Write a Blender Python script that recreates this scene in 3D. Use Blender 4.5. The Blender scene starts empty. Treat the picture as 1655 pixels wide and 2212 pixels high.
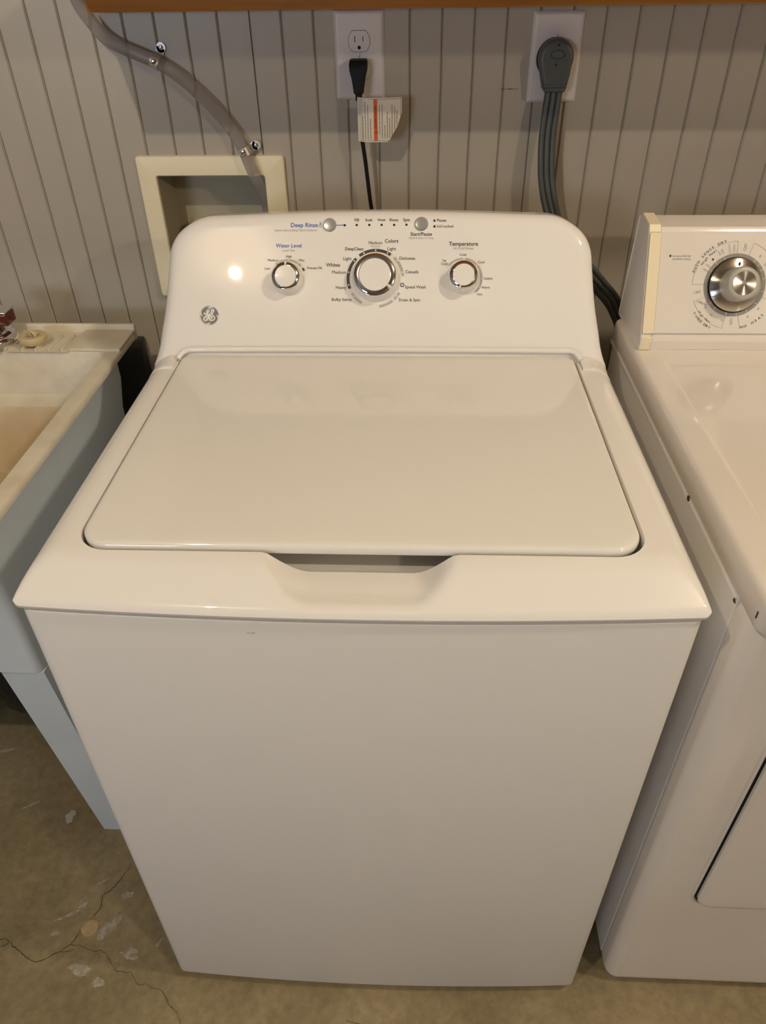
import bpy, bmesh, math, random
import numpy as np
from mathutils import Vector, Matrix

random.seed(7)
scene = bpy.context.scene
COL = scene.collection

# ------------------------------------------------------------------ camera
cam = bpy.data.cameras.new('camera')
cam.sensor_fit = 'VERTICAL'
cam.sensor_height = 36.0
cam.lens = 1579.72 / 2212 * 36.0
cam.clip_start = 0.02
cam_ob = bpy.data.objects.new('camera', cam)
COL.objects.link(cam_ob)
cam_ob.location = (0.4000, -0.5042, 1.4129)
cam_ob.rotation_euler = (math.radians(52.577), math.radians(0.7741), math.radians(2.4662))
scene.camera = cam_ob

# ------------------------------------------------------------------ world, lamps, exposure
world = bpy.data.worlds.new('room_air')
scene.world = world
world.use_nodes = True
world.node_tree.nodes['Background'].inputs[0].default_value = (0.5, 0.6, 0.8, 1)
world.node_tree.nodes['Background'].inputs[1].default_value = 0.3


def lamp(name, loc, power, color, radius):
    l = bpy.data.lights.new(name, 'POINT')
    l.energy = power; l.color = color; l.shadow_soft_size = radius
    o = bpy.data.objects.new(name, l); o.location = loc
    COL.objects.link(o)
    return o


lamp('ceiling_bulb_near', (-0.32, -0.82, 2.42), 42, (1.0, 0.84, 0.62), 0.014)
lamp('ceiling_bulb_far', (2.75, -1.98, 2.40), 66, (1.0, 0.83, 0.60), 0.05)
lamp('ceiling_bulb_overhead', (1.55, -0.15, 2.42), 48, (1.0, 0.87, 0.68), 0.05)
scene.view_settings.view_transform = 'Standard'
scene.view_settings.look = 'None'
scene.view_settings.gamma = 1.0
scene.view_settings.use_curve_mapping = False
scene.view_settings.exposure = -0.10

# ------------------------------------------------------------------ materials
def mat(name, color, rough=0.5, metal=0.0, spec=0.5, noise=None, bump=None, trans=0.0, coat=0.0, emit=None, ior=1.5):
    m = bpy.data.materials.new(name); m.use_nodes = True
    nt = m.node_tree; b = nt.nodes['Principled BSDF']
    b.inputs['Base Color'].default_value = (*color, 1)
    b.inputs['Roughness'].default_value = rough
    b.inputs['Metallic'].default_value = metal
    b.inputs['Specular IOR Level'].default_value = spec
    b.inputs['Transmission Weight'].default_value = trans
    b.inputs['Coat Weight'].default_value = coat
    b.inputs['IOR'].default_value = ior
    b.inputs['Coat Roughness'].default_value = 0.08
    if emit:
        b.inputs['Emission Color'].default_value = (*emit[0], 1)
        b.inputs['Emission Strength'].default_value = emit[1]
    tc = nt.nodes.new('ShaderNodeTexCoord')
    if noise:      # (scale, other colour, low, high, stretch)
        n = nt.nodes.new('ShaderNodeTexNoise'); n.inputs['Scale'].default_value = noise[0]
        n.inputs['Detail'].default_value = 6; n.inputs['Roughness'].default_value = 0.6
        mp = nt.nodes.new('ShaderNodeMapping')
        if len(noise) > 4: mp.inputs['Scale'].default_value = noise[4]
        nt.links.new(tc.outputs['Object'], mp.inputs[0]); nt.links.new(mp.outputs[0], n.inputs['Vector'])
        r = nt.nodes.new('ShaderNodeValToRGB')
        r.color_ramp.elements[0].position = noise[2]; r.color_ramp.elements[0].color = (*color, 1)
        r.color_ramp.elements[1].position = noise[3]; r.color_ramp.elements[1].color = (*noise[1], 1)
        nt.links.new(n.outputs['Fac'], r.inputs[0]); nt.links.new(r.outputs[0], b.inputs['Base Color'])
    if bump:       # (scale, strength, distance)
        n2 = nt.nodes.new('ShaderNodeTexNoise'); n2.inputs['Scale'].default_value = bump[0]; n2.inputs['Detail'].default_value = 5
        nt.links.new(tc.outputs['Object'], n2.inputs['Vector'])
        bp = nt.nodes.new('ShaderNodeBump'); bp.inputs['Strength'].default_value = bump[1]; bp.inputs['Distance'].default_value = bump[2]
        nt.links.new(n2.outputs['Fac'], bp.inputs['Height']); nt.links.new(bp.outputs[0], b.inputs['Normal'])
    return m


M = {}
M['enamel'] = mat('white_enamel', (0.80, 0.775, 0.74), 0.16, bump=(500, 0.03, 0.0005))
M['lid'] = mat('white_painted_lid', (0.80, 0.775, 0.73), 0.06)
M['plastic'] = mat('white_glossy_plastic', (0.82, 0.79, 0.755), 0.022, spec=0.42)
M['cabinet'] = mat('white_cabinet_paint', (0.78, 0.76, 0.73), 0.30, bump=(700, 0.08, 0.0004))
M['dryer'] = mat('aged_white_enamel', (0.75, 0.705, 0.65), 0.09, noise=(3, (0.73, 0.67, 0.60), 0.4, 0.7), bump=(60, 0.02, 0.0008))
M['dryer_side'] = mat('aged_white_paint', (0.76, 0.73, 0.69), 0.28, bump=(300, 0.05, 0.0005))
M['cream'] = mat('yellowed_plastic', (0.80, 0.70, 0.50), 0.4)
M['boxcream'] = mat('ivory_plastic', (0.95, 0.84, 0.58), 0.45, noise=(9, (0.95, 0.87, 0.64), 0.35, 0.7))
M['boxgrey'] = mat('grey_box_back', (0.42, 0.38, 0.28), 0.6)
M['wallpaint'] = mat('grey_beadboard_paint', (0.475, 0.430, 0.355), 0.38, noise=(5, (0.445, 0.40, 0.325), 0.4, 0.75), bump=(90, 0.06, 0.001))
M['groove'] = mat('dark_groove', (0.12, 0.10, 0.085), 0.8)
M['sinkplastic'] = mat('stained_sink_plastic', (0.72, 0.67, 0.55), 0.5, noise=(13, (0.61, 0.53, 0.39), 0.38, 0.72), bump=(160, 0.15, 0.001))
M['sinkstain'] = mat('yellow_stained_plastic', (0.66, 0.56, 0.40), 0.5, noise=(8, (0.58, 0.42, 0.21), 0.35, 0.7), bump=(160, 0.15, 0.001))
M['sinkout'] = mat('pale_sink_leg_plastic', (0.72, 0.79, 0.82), 0.45, noise=(6, (0.66, 0.73, 0.76), 0.4, 0.7), bump=(40, 0.12, 0.001))
M['pine'] = mat('varnished_pine', (0.46, 0.18, 0.025), 0.28, noise=(3.5, (0.36, 0.13, 0.018), 0.42, 0.66, (1.2, 26, 26)), coat=0.3)
M['chrome'] = mat('chrome', (0.85, 0.85, 0.86), 0.04, 1.0)
M['steel'] = mat('zinc_steel', (0.66, 0.64, 0.61), 0.42, 0.75)
M['button'] = mat('silver_button_plastic', (0.36, 0.36, 0.35), 0.25, 0.3)
M['plate'] = mat('white_wall_plate', (0.82, 0.77, 0.74), 0.25)
M['black'] = mat('black_rubber', (0.006, 0.006, 0.0065), 0.55, spec=0.3)
M['hole'] = mat('dark_slot', (0.008, 0.007, 0.007), 0.8)
M['greyrubber'] = mat('grey_cord_rubber', (0.075, 0.082, 0.080), 0.42, bump=(400, 0.1, 0.0004))
M['vinyl'] = mat('clear_vinyl', (0.74, 0.71, 0.68), 0.18, trans=0.78, ior=1.12)
M['ink'] = mat('black_print', (0.035, 0.032, 0.03), 0.5)
M['ink2'] = mat('grey_print', (0.40, 0.37, 0.35), 0.5)
M['arcgrey'] = mat('light_grey_print', (0.42, 0.41, 0.41), 0.45)
M['blue'] = mat('blue_print', (0.02, 0.14, 0.45), 0.5)
M['led'] = mat('dark_indicator_lens', (0.02, 0.025, 0.03), 0.2)
M['badge'] = mat('grey_badge', (0.27, 0.265, 0.26), 0.35, 0.3)
M['badge2'] = mat('silver_badge_line', (0.70, 0.68, 0.64), 0.3)
M['paper'] = mat('glossy_label_paper', (0.78, 0.72, 0.60), 0.25)
M['orange'] = mat('orange_label_ink', (0.72, 0.13, 0.02), 0.4)
M['darkred'] = mat('dark_red_label_ink', (0.20, 0.015, 0.005), 0.4)
M['taggrey'] = mat('grey_label_ink', (0.30, 0.27, 0.22), 0.5)
M['dial'] = mat('grey_dial_ring', (0.23, 0.22, 0.205), 0.45)
M['knobgrey'] = mat('warm_grey_knob', (0.40, 0.385, 0.34), 0.35)
M['rust'] = mat('rust_chip', (0.07, 0.025, 0.012), 0.8)
M['stopper'] = mat('old_rubber_stopper', (0.60, 0.49, 0.29), 0.5)
M['amber'] = mat('dark_red_acrylic', (0.10, 0.02, 0.012), 0.15)
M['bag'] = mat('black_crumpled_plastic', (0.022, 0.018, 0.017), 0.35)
M['crack'] = mat('dark_crack', (0.045, 0.032, 0.018), 0.9)
M['crackpale'] = mat('shallow_crack', (0.11, 0.082, 0.048), 0.9)
M['chippale'] = mat('pale_concrete_chip', (0.42, 0.39, 0.31), 0.8, noise=(120, (0.29, 0.24, 0.16), 0.4, 0.6), bump=(200, 0.6, 0.002))
M['chipcream'] = mat('cream_paint_drip', (0.50, 0.37, 0.20), 0.6, noise=(60, (0.42, 0.30, 0.15), 0.4, 0.6))
M['chipwhite'] = mat('white_paint_chip', (0.42, 0.40, 0.37), 0.6)
M['roomwall'] = mat('plain_room_paint', (0.20, 0.19, 0.175), 0.7)
M['joist'] = mat('ceiling_board', (0.24, 0.21, 0.17), 0.7)
M['woodfar'] = mat('dark_panelling', (0.13, 0.10, 0.075), 0.5)
M['daylight'] = mat('daylight_pane', (0.5, 0.6, 0.8), 0.5, emit=((0.74, 0.84, 1.0), 17.0))

# brushed radial metal
def radial_metal():
    m = bpy.data.materials.new('spun_aluminium'); m.use_nodes = True
    nt = m.node_tree; b = nt.nodes['Principled BSDF']
    b.inputs['Base Color'].default_value = (0.66, 0.62, 0.57, 1); b.inputs['Metallic'].default_value = 1
    b.inputs['Roughness'].default_value = 0.20
    b.inputs['Anisotropic'].default_value = 0.98
    b.inputs['Anisotropic Rotation'].default_value = 0.25
    t = nt.nodes.new('ShaderNodeTangent'); t.direction_type = 'RADIAL'; t.axis = 'Z'
    nt.links.new(t.outputs[0], b.inputs['Tangent'])
    return m
M['spun'] = radial_metal()

# concrete floor
def concrete():
    m = bpy.data.materials.new('worn_concrete'); m.use_nodes = True
    nt = m.node_tree; b = nt.nodes['Principled BSDF']; L = nt.links.new
    tc = nt.nodes.new('ShaderNodeTexCoord')
    def nz(s, d, r=0.6):
        n = nt.nodes.new('ShaderNodeTexNoise'); n.inputs['Scale'].default_value = s; n.inputs['Detail'].default_value = d
        n.inputs['Roughness'].default_value = r
        L(tc.outputs['Object'], n.inputs['Vector']); return n
    def ramp(n, a, ca, c, cc):
        r = nt.nodes.new('ShaderNodeValToRGB'); e = r.color_ramp.elements
        e[0].position = a; e[0].color = (*ca, 1); e[1].position = c; e[1].color = (*cc, 1)
        L(n.outputs['Fac'], r.inputs[0]); return r
    base = ramp(nz(4.5, 8, 0.65), 0.33, (0.215, 0.165, 0.085), 0.70, (0.36, 0.29, 0.165))
    fine = ramp(nz(60, 6), 0.35, (0.72, 0.72, 0.72), 0.7, (1.12, 1.12, 1.10))
    mx = nt.nodes.new('ShaderNodeMix'); mx.data_type = 'RGBA'; mx.blend_type = 'MULTIPLY'; mx.inputs[0].default_value = 0.8
    L(base.outputs[0], mx.inputs[6]); L(fine.outputs[0], mx.inputs[7])
    chalk = ramp(nz(16, 9, 0.72), 0.63, (0, 0, 0), 0.76, (0.55, 0.55, 0.55))
    m2 = nt.nodes.new('ShaderNodeMix'); m2.data_type = 'RGBA'
    L(chalk.outputs[0], m2.inputs[0]); L(mx.outputs[2], m2.inputs[6]); m2.inputs[7].default_value = (0.30, 0.27, 0.21, 1)
    L(m2.outputs[2], b.inputs['Base Color'])
    b.inputs['Roughness'].default_value = 0.75
    bp = nt.nodes.new('ShaderNodeBump'); bp.inputs['Strength'].default_value = 0.45; bp.inputs['Distance'].default_value = 0.004
    L(nz(35, 8, 0.7).outputs['Fac'], bp.inputs['Height']); L(bp.outputs[0], b.inputs['Normal'])
    return m
M['concrete'] = concrete()

# ------------------------------------------------------------------ helpers
def link(name, mesh, parent=None, m=None, loc=None, smooth=True):
    o = bpy.data.objects.new(name, mesh); COL.objects.link(o)
    if m is not None:
        mesh.materials.clear(); mesh.materials.append(M[m] if isinstance(m, str) else m)
    if parent: o.parent = parent
    if loc is not None: o.location = loc
    if smooth and len(mesh.polygons):
        mesh.shade_smooth()
        try: mesh.set_sharp_from_angle(angle=math.radians(38))
        except Exception: pass
    return o


def thing(name, label, cat, loc=(0, 0, 0), group=None):
    o = bpy.data.objects.new(name, None); COL.objects.link(o); o.location = loc
    o.empty_display_size = 0.05
    o['label'] = label; o['category'] = cat
    if group: o['group'] = group
    return o


def tag(o, label, cat, group=None):
    o['label'] = label; o['category'] = cat
    if group: o['group'] = group
    return o


def struct(o):
    o['kind'] = 'structure'; return o


def mesh_from(verts, faces, name='m'):
    me = bpy.data.meshes.new(name); me.from_pydata([tuple(v) for v in verts], [], faces); me.validate(); me.update()
    return me


def loft(rings, cap0=True, cap1=True, closed=True):
    n = len(rings[0])
    if n >= 16:      # a narrow flat margin keeps the end faces shading flat
        def shr(ring):
            c = Vector((0, 0, 0))
            for p in ring: c += Vector(p)
            c /= n; return [Vector(p)+(c-Vector(p))*0.03 for p in ring]
        rings = list(rings)
        if cap0: rings = [shr(rings[0])]+rings
        if cap1: rings = rings+[shr(rings[-1])]
    V = [tuple(p) for r in rings for p in r]; F = []
    for k in range(len(rings) - 1):
        for i in range(n if closed else n - 1):
            j = (i + 1) % n
            F.append((k*n+i, k*n+j, (k+1)*n+j, (k+1)*n+i))
    if cap0: F.append(tuple(reversed(range(n))))
    if cap1: F.append(tuple(range((len(rings)-1)*n, len(rings)*n)))
    me = mesh_from(V, F)
    bm = bmesh.new(); bm.from_mesh(me); bmesh.ops.recalc_face_normals(bm, faces=bm.faces); bm.to_mesh(me); bm.free()
    return me


def box(x0, x1, y0, y1, z0, z1, r=0.0, seg=3, tf=None):
    bm = bmesh.new(); bmesh.ops.create_cube(bm, size=1)
    for v in bm.verts:
        v.co = Vector((x0 + (v.co.x+.5)*(x1-x0), y0 + (v.co.y+.5)*(y1-y0), z0 + (v.co.z+.5)*(z1-z0)))
    if r > 0: bmesh.ops.bevel(bm, geom=bm.edges[:], offset=r, segments=seg, profile=0.5, affect='EDGES')
    if tf: bmesh.ops.transform(bm, matrix=tf, verts=bm.verts)
    me = bpy.data.meshes.new('m'); bm.to_mesh(me); bm.free(); return me


def join(meshes):
    bm = bmesh.new()
    for me in meshes: bm.from_mesh(me)
    out = bpy.data.meshes.new('m'); bm.to_mesh(out); bm.free(); return out


def lathe(profile, n=48, tf=None):
    rings = [[(r*math.cos(2*math.pi*i/n), r*math.sin(2*math.pi*i/n), z) for i in range(n)] for r, z in profile]
    me = loft(rings)
    if tf: me.transform(tf)
    return me


def spline(pts, sub=8):
    P = [Vector(p) for p in pts]; P = [P[0]*2-P[1]] + P + [P[-1]*2-P[-2]]; out = []
    for i in range(1, len(P)-2):
        for k in range(sub):
            t = k/sub; a, b, c, d = P[i-1], P[i], P[i+1], P[i+2]
            out.append(0.5*((2*b)+(c-a)*t+(2*a-5*b+4*c-d)*t*t+(3*b-a-3*c+d)*t*t*t))
    out.append(P[-2]); return out


def tube(pts, r, n=12, sub=8, section=None):
    P = spline(pts, sub) if sub > 1 else [Vector(p) for p in pts]
    rings = []; up = None
    for i, p in enumerate(P):
        t = (P[min(i+1, len(P)-1)] - P[max(i-1, 0)]).normalized()
        if up is None:
            up = Vector((0, 1, 0)) if abs(t.y) < 0.9 else Vector((1, 0, 0))
        side = t.cross(up).normalized(); up = side.cross(t).normalized()
        sec = section or [(r*math.cos(2*math.pi*k/n), r*math.sin(2*math.pi*k/n)) for k in range(n)]
        rings.append([p + side*a + up*b for a, b in sec])
    return loft(rings)


def rr(x0, x1, y0, y1, rad, ns=40, nc=10, bow=0.0):
    """rounded rectangle outline, counter-clockwise from the front-left; rad = (front-left, front-right, rear-right, rear-left)"""
    a, b, c, d = rad; pts = []
    def arc(cx, cy, r, s):
        for k in range(nc):
            t = math.radians(s + 90*k/(nc-1)); pts.append([cx+r*math.cos(t), cy+r*math.sin(t)])
    def seg(p, q):
        for k in range(1, ns): pts.append([p[0]+(q[0]-p[0])*k/ns, p[1]+(q[1]-p[1])*k/ns])
    arc(x0+a, y0+a, a, 180); seg((x0+a, y0), (x1-b, y0))
    arc(x1-b, y0+b, b, 270); seg((x1, y0+b), (x1, y1-c))
    arc(x1-c, y1-c, c, 0); seg((x1-c, y1), (x0+d, y1))
    arc(x0+d, y1-d, d, 90); seg((x0, y1-d), (x0, y0+a))
    if bow:
        cx, hw, cy = (x0+x1)/2, (x1-x0)/2, (y0+y1)/2
        for p in pts:
            if p[1] < cy:
                w = min(1, max(0, (cy-p[1])/(cy-y0)))
                p[1] -= bow*(1-((p[0]-cx)/hw)**2)*w
    return [tuple(p) for p in pts]


def inset(pts, d):
    n = len(pts); out = []
    for i in range(n):
        a = pts[i-1]; c = pts[(i+1) % n]; p = pts[i]
        tx, ty = c[0]-a[0], c[1]-a[1]; l = math.hypot(tx, ty) or 1
        out.append((p[0]-ty/l*d, p[1]+tx/l*d))
    return out


def dedupe(pts, eps=1e-6):
    o = []
    for p in pts:
        if not o or math.hypot(p[0]-o[-1][0], p[1]-o[-1][1]) > eps: o.append(p)
    if math.hypot(o[0][0]-o[-1][0], o[0][1]-o[-1][1]) < eps: o.pop()
    return o


def text_mesh(s, width=None, height=None, bold=False, tall=None):
    cu = bpy.data.curves.new('t', 'FONT'); cu.body = s; cu.size = 1.0; cu.align_x = 'CENTER'; cu.align_y = 'CENTER'
    cu.extrude = 0.01; cu.resolution_u = 3
    cu.offset = (0.014 if bold else 0.004) if 'M' not in s else 0.0
    o = bpy.data.objects.new('t', cu); COL.objects.link(o)
    dg = bpy.context.evaluated_depsgraph_get(); me = bpy.data.meshes.new_from_object(o.evaluated_get(dg))
    bpy.data.objects.remove(o); bpy.data.curves.remove(cu)
    xs = [v.co.x for v in me.vertices]; w = max(xs)-min(xs); cx = (max(xs)+min(xs))/2
    k = width/w if width else height
    ky = k if tall is None else k*tall
    for v in me.vertices: v.co = Vector(((v.co.x-cx)*k, v.co.y*ky, v.co.z*0.012))
    return me


def strokes(lines, w, h=0.0002, closed=False):
    """flat raised ribbons in the local XY plane along 2-D polylines"""
    V = []; F = []
    for line in lines:
        P = [Vector((p[0], p[1])) for p in line]; n = len(P); base = len(V)
        for i, p in enumerate(P):
            ww = line[i][2] if len(line[i]) > 2 else w
            t = (P[min(i+1, n-1)]-P[max(i-1, 0)]); t = t.normalized() if t.length else Vector((1, 0)); q = Vector((-t.y, t.x))*ww/2
            for z in (0, h):
                V.append((p.x+q.x, p.y+q.y, z)); V.append((p.x-q.x, p.y-q.y, z))
        for i in range(n-1):
            a = base+4*i; b = a+4
            F += [(a+2, a+3, b+3, b+2), (a, a+2, b+2, b), (a+1, b+1, b+3, a+3), (a, b, b+1, a+1)]
        a = base; F.append((a, a+1, a+3, a+2)); a = base+4*(n-1); F.append((a, a+2, a+3, a+1))
    me = mesh_from(V, F)
    return me


def arc_pts(cx, cy, r, a0, a1, n=24):
    """angles clockwise from the top, degrees"""
    return [(cx+r*math.sin(math.radians(a0+(a1-a0)*k/n)), cy+r*math.cos(math.radians(a0+(a1-a0)*k/n))) for k in range(n+1)]


def frame(origin, ex, ey):
    ex = Vector(ex).normalized(); ey = Vector(ey).normalized(); ez = ex.cross(ey)
    m = Matrix((ex, ey, ez)).transposed().to_4x4(); m.translation = Vector(origin); return m


def T(x, y, z=0): return Matrix.Translation((x, y, z))
def RZ(deg): return Matrix.Rotation(math.radians(deg), 4, 'Z')


# ------------------------------------------------------------------ room shell
XL, XR, YF, YB, ZC = -2.2, 3.1, -3.3, 0.873, 2.5
hx0, hx1, hz0, hz1 = -0.0754, 0.1278, 0.925, 1.105      # hole for the recessed utility box
fl = struct(link('floor', box(XL, XR, YF, YB+0.1, -0.1, 0.0), m='concrete', smooth=False))
struct(link('ceiling', box(XL, XR, YF, YB+0.1, ZC, ZC+0.1), m='joist', smooth=False))
struct(link('wall_left', box(XL-0.1, XL, YF, YB+0.1, 0, ZC), m='roomwall', smooth=False))
struct(link('wall_right', box(XR, XR+0.1, YF, YB+0.1, 0, ZC), m='roomwall', smooth=False))
wx0, wx1, wz0, wz1 = -1.9, -0.9, 1.25, 1.95
struct(link('wall_rear', join([box(XL, wx0, YF-0.1, YF, 0, ZC), box(wx1, XR, YF-0.1, YF, 0, ZC),
                               box(wx0, wx1, YF-0.1, YF, 0, wz0), box(wx0, wx1, YF-0.1, YF, wz1, ZC)]), m='woodfar', smooth=False))
wn = thing('window_1', 'basement window', 'window'); del wn['label']; del wn['category']; wn['kind'] = 'structure'
link('pane', box(wx0+0.03, wx1-0.03, YF-0.06, YF-0.05, wz0+0.03, wz1-0.03), wn, 'daylight', smooth=False)
link('frame', join([box(wx0, wx1, YF-0.08, YF-0.01, wz0, wz0+0.03), box(wx0, wx1, YF-0.08, YF-0.01, wz1-0.03, wz1),
                    box(wx0, wx0+0.03, YF-0.08, YF-0.01, wz0+0.03, wz1-0.03), box(wx1-0.03, wx1, YF-0.08, YF-0.01, wz0+0.03, wz1-0.03)]), wn, 'plate', smooth=False)

yb = YB+0.004
wall = struct(link('wall_back', join([box(XL, hx0, yb+0.005, YB+0.1, 0, ZC), box(hx1, XR, yb+0.005, YB+0.1, 0, ZC),
                                      box(hx0, hx1, yb+0.005, YB+0.1, 0, hz0), box(hx0, hx1, yb+0.005, YB+0.1, hz1, ZC)]), m='groove', smooth=False))
PITCH, G0 = 0.0508, 0.2294

def plank_mesh(w, h, cl=True, cr=True):
    """one painted board, origin bottom-left of its face, chamfered long edges"""
    c, d = 0.0024, 0.0085; g = 0.0003
    a = g; b = w-g
    sec = [(a, d), (a, 0.003 if cl else 0), (a+(c if cl else 0.0001), 0.0), (b-(c if cr else 0.0001), 0.0), (b, 0.003 if cr else 0), (b, d)]
    return loft([[(x, y, 0) for x, y in sec], [(x, y, h) for x, y in sec]])


full = plank_mesh(PITCH, ZC)
k = math.floor((XL-G0)/PITCH)+1
first = True
while G0+(k+1)*PITCH < XR:
    x = G0+k*PITCH
    pieces = []
    if x+PITCH <= hx0+0.001 or x >= hx1-0.001: pieces = [(x, 0, PITCH, ZC, True, True)]
    else:
        a, b = max(x, hx0), min(x+PITCH, hx1)
        if x < hx0-0.001: pieces.append((x, 0, hx0-x, ZC, True, False))
        if x+PITCH > hx1+0.001: pieces.append((hx1, 0, x+PITCH-hx1, ZC, False, True))
        pieces += [(a, 0, b-a, hz0, a == x, b == x+PITCH), (a, hz1, b-a, ZC-hz1, a == x, b == x+PITCH)]
    for px, pz, w, h, cl, cr in pieces:
        me = full if (w == PITCH and h == ZC) else plank_mesh(w, h, cl, cr)
        link('plank', me, wall, 'wallpaint', (px, YB, pz), smooth=False)
    k += 1

# nail dimples and a scratch in the paint
link('paint_nick', join([box(0.530, 0.560, YB-0.0004, YB+0.001, 1.2325, 1.2332), box(0.543, 0.550, YB-0.0006, YB+0.001, 1.2322, 1.2336)]), wall, 'groove', smooth=False)

# cracks and paint specks in the concrete
CR = [[(-0.1437, 0.1851), (-0.1514, 0.1698), (-0.1612, 0.1478), (-0.1685, 0.1386), (-0.1787, 0.1322), (-0.177, 0.1204), (-0.1749, 0.1076), (-0.1841, 0.0923), (-0.188, 0.0831), (-0.1918, 0.0706), (-0.1995, 0.0626), (-0.2065, 0.0438), (-0.2157, 0.037), (-0.2224, 0.0303), (-0.2342, 0.0246), (-0.245, 0.0168), (-0.255, 0.0129), (-0.2706, 0.0165), (-0.279, 0.0197), (-0.2924, 0.0288), (-0.3045, 0.0347), (-0.321, 0.0438), (-0.3289, 0.0489), (-0.3384, 0.0464), (-0.37, 0.052)],
      [(-0.32, 0.0417), (-0.3267, 0.0365), (-0.3325, 0.0337), (-0.36, 0.03)],
      [(-0.2065, 0.0438), (-0.1922, 0.0432), (-0.1789, 0.0394), (-0.1602, 0.0333), (-0.1471, 0.0359), (-0.1351, 0.0283), (-0.1242, 0.0172), (-0.1106, 0.0044), (-0.0964, 0.0029), (-0.0825, 0.0024), (-0.0739, -0.0064), (-0.0655, -0.0151), (-0.0582, -0.0168), (-0.0524, -0.0136), (-0.0392, -0.02), (-0.0231, -0.0214), (-0.0123, -0.0317), (-0.0019, -0.0448), (0.014, -0.0547), (0.0164, -0.0611), (0.0228, -0.0655), (0.0245, -0.0719), (0.03, -0.10), (0.05, -0.16)],
      [(-0.2224, 0.0303), (-0.2091, 0.0323), (-0.1963, 0.0356)],
      [(0.30, -0.055), (0.33, -0.061), (0.352, -0.060), (0.38, -0.071), (0.41, -0.078), (0.44, -0.095)]]
rc = random.Random(3)
for i, c in enumerate(CR):
    P = []
    for a, b in zip(c, c[1:]):
        for t in (0, 0.33, 0.66):
            P.append((a[0]+(b[0]-a[0])*t+rc.uniform(-1, 1)*0.0012*(t > 0), a[1]+(b[1]-a[1])*t+rc.uniform(-1, 1)*0.0012*(t > 0), rc.uniform(0.0006, 0.0017)))
    P.append((*c[-1], 0.0008))
    link('floor_crack', strokes([P], 0.001, 0.00025), fl, 'crack' if i < 2 else 'crackpale', smooth=False)


def splotch(cx, cy, rx, ry, ang, seed, h=0.0007, n=36, rag=0.35):
    r_ = random.Random(seed); ph = [r_.uniform(0, 6.28) for _ in range(6)]
    def ring(k, z):
        out = []
        for i in range(n):
            t = 2*math.pi*i/n
            q = k*(1+rag*(0.5*math.sin(2*t+ph[0])+0.35*math.sin(3*t+ph[1])+0.25*math.sin(5*t+ph[2])+0.2*math.sin(9*t+ph[3])+0.15*math.sin(13*t+ph[4])))
            x, y = rx*q*math.cos(t), ry*q*math.sin(t)
            out.append((cx+x*math.cos(ang)-y*math.sin(ang), cy+x*math.sin(ang)+y*math.cos(ang), z))
        return out
    return loft([ring(1.0, 0.0), ring(0.94, h*0.7), ring(0.6, h)])


for nm, m_, a in [('paint_spot', 'chipcream', (-0.1819, 0.0732, 0.0150, 0.0150, 0.2, 1, 0.0012, 36, 0.10)),
                  ('paint_chip', 'chipwhite', (-0.3016, 0.2866, 0.010, 0.013, 0.3, 2, 0.0015, 36, 0.35)),
                  ('worn_patch', 'chippale', (-0.1503, 0.0722, 0.017, 0.012, 0.9, 3)),
                  ('worn_patch', 'chippale', (-0.1370, 0.0895, 0.006, 0.014, -0.3, 4)),
                  ('worn_patch', 'chippale', (-0.0943, 0.0330, 0.017, 0.009, 0.0, 5)),
                  ('worn_patch', 'chippale', (-0.1749, 0.0040, 0.024, 0.008, -0.2, 6)),
                  ('worn_patch', 'chippale', (-0.2103, 0.1168, 0.007, 0.013, -0.5, 7)),
                  ('worn_patch', 'chippale', (-0.2280, 0.0950, 0.024, 0.0035, 0.5, 8)),
                  ('worn_patch', 'chippale', (-0.1321, 0.1339, 0.010, 0.007, 0.5, 9)),
                  ('worn_patch', 'chippale', (-0.1876, 0.1573, 0.014, 0.0025, 0.7, 10)),
                  ('worn_patch', 'chippale', (-0.2420, 0.0610, 0.007, 0.005, 0.5, 12)),
                  ('worn_patch', 'chippale', (-0.1359, -0.0148, 0.010, 0.009, 0.5, 11)),
                  ('worn_patch', 'chippale', (-0.3927, 0.3101, 0.016, 0.003, 0.5, 14)),
                  ('worn_patch', 'chippale', (-0.5067, 0.4383, 0.020, 0.004, 0.2, 15)),
                  ('worn_patch', 'chippale', (-0.0468, 0.0530, 0.003, 0.010, -0.6, 16))]:
    link(nm, splotch(*a), fl, m_)

# ------------------------------------------------------------------ wall shelf
sh = thing('wall_shelf', 'varnished orange pine wall shelf above the outlets, seen only at its lower edge', 'shelf', (0.4, YB, 1.345))
sh_i = Matrix.Translation((-0.4, -YB, -1.345))
me = box(-0.112, 1.5, 0.829, YB, 1.3455, 1.405, 0.0012, 2); me.transform(sh_i); link('cleat', me, sh, 'pine')
me = box(-0.120, 1.5, 0.553, YB, 1.405, 1.425, 0.002, 2); me.transform(sh_i); link('shelf_board', me, sh, 'pine')

# ------------------------------------------------------------------ washing machine
PSI = math.radians(0.30)
wm = thing('washing_machine', 'white top-loading washing machine with three control knobs, between the sink and the dryer', 'washing machine', (0.343, 0.35, 0))
wm.rotation_euler = (0, 0, PSI)
WMI = T(-0.343, -0.35, 0)


def wpart(name, me, m, parent=None, smooth=True, label=None):
    """me in world-like washer coordinates"""
    me.transform(WMI)
    o = link(name, me, parent or wm, m, smooth=smooth)
    if label: o['label'] = label
    return o


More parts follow.
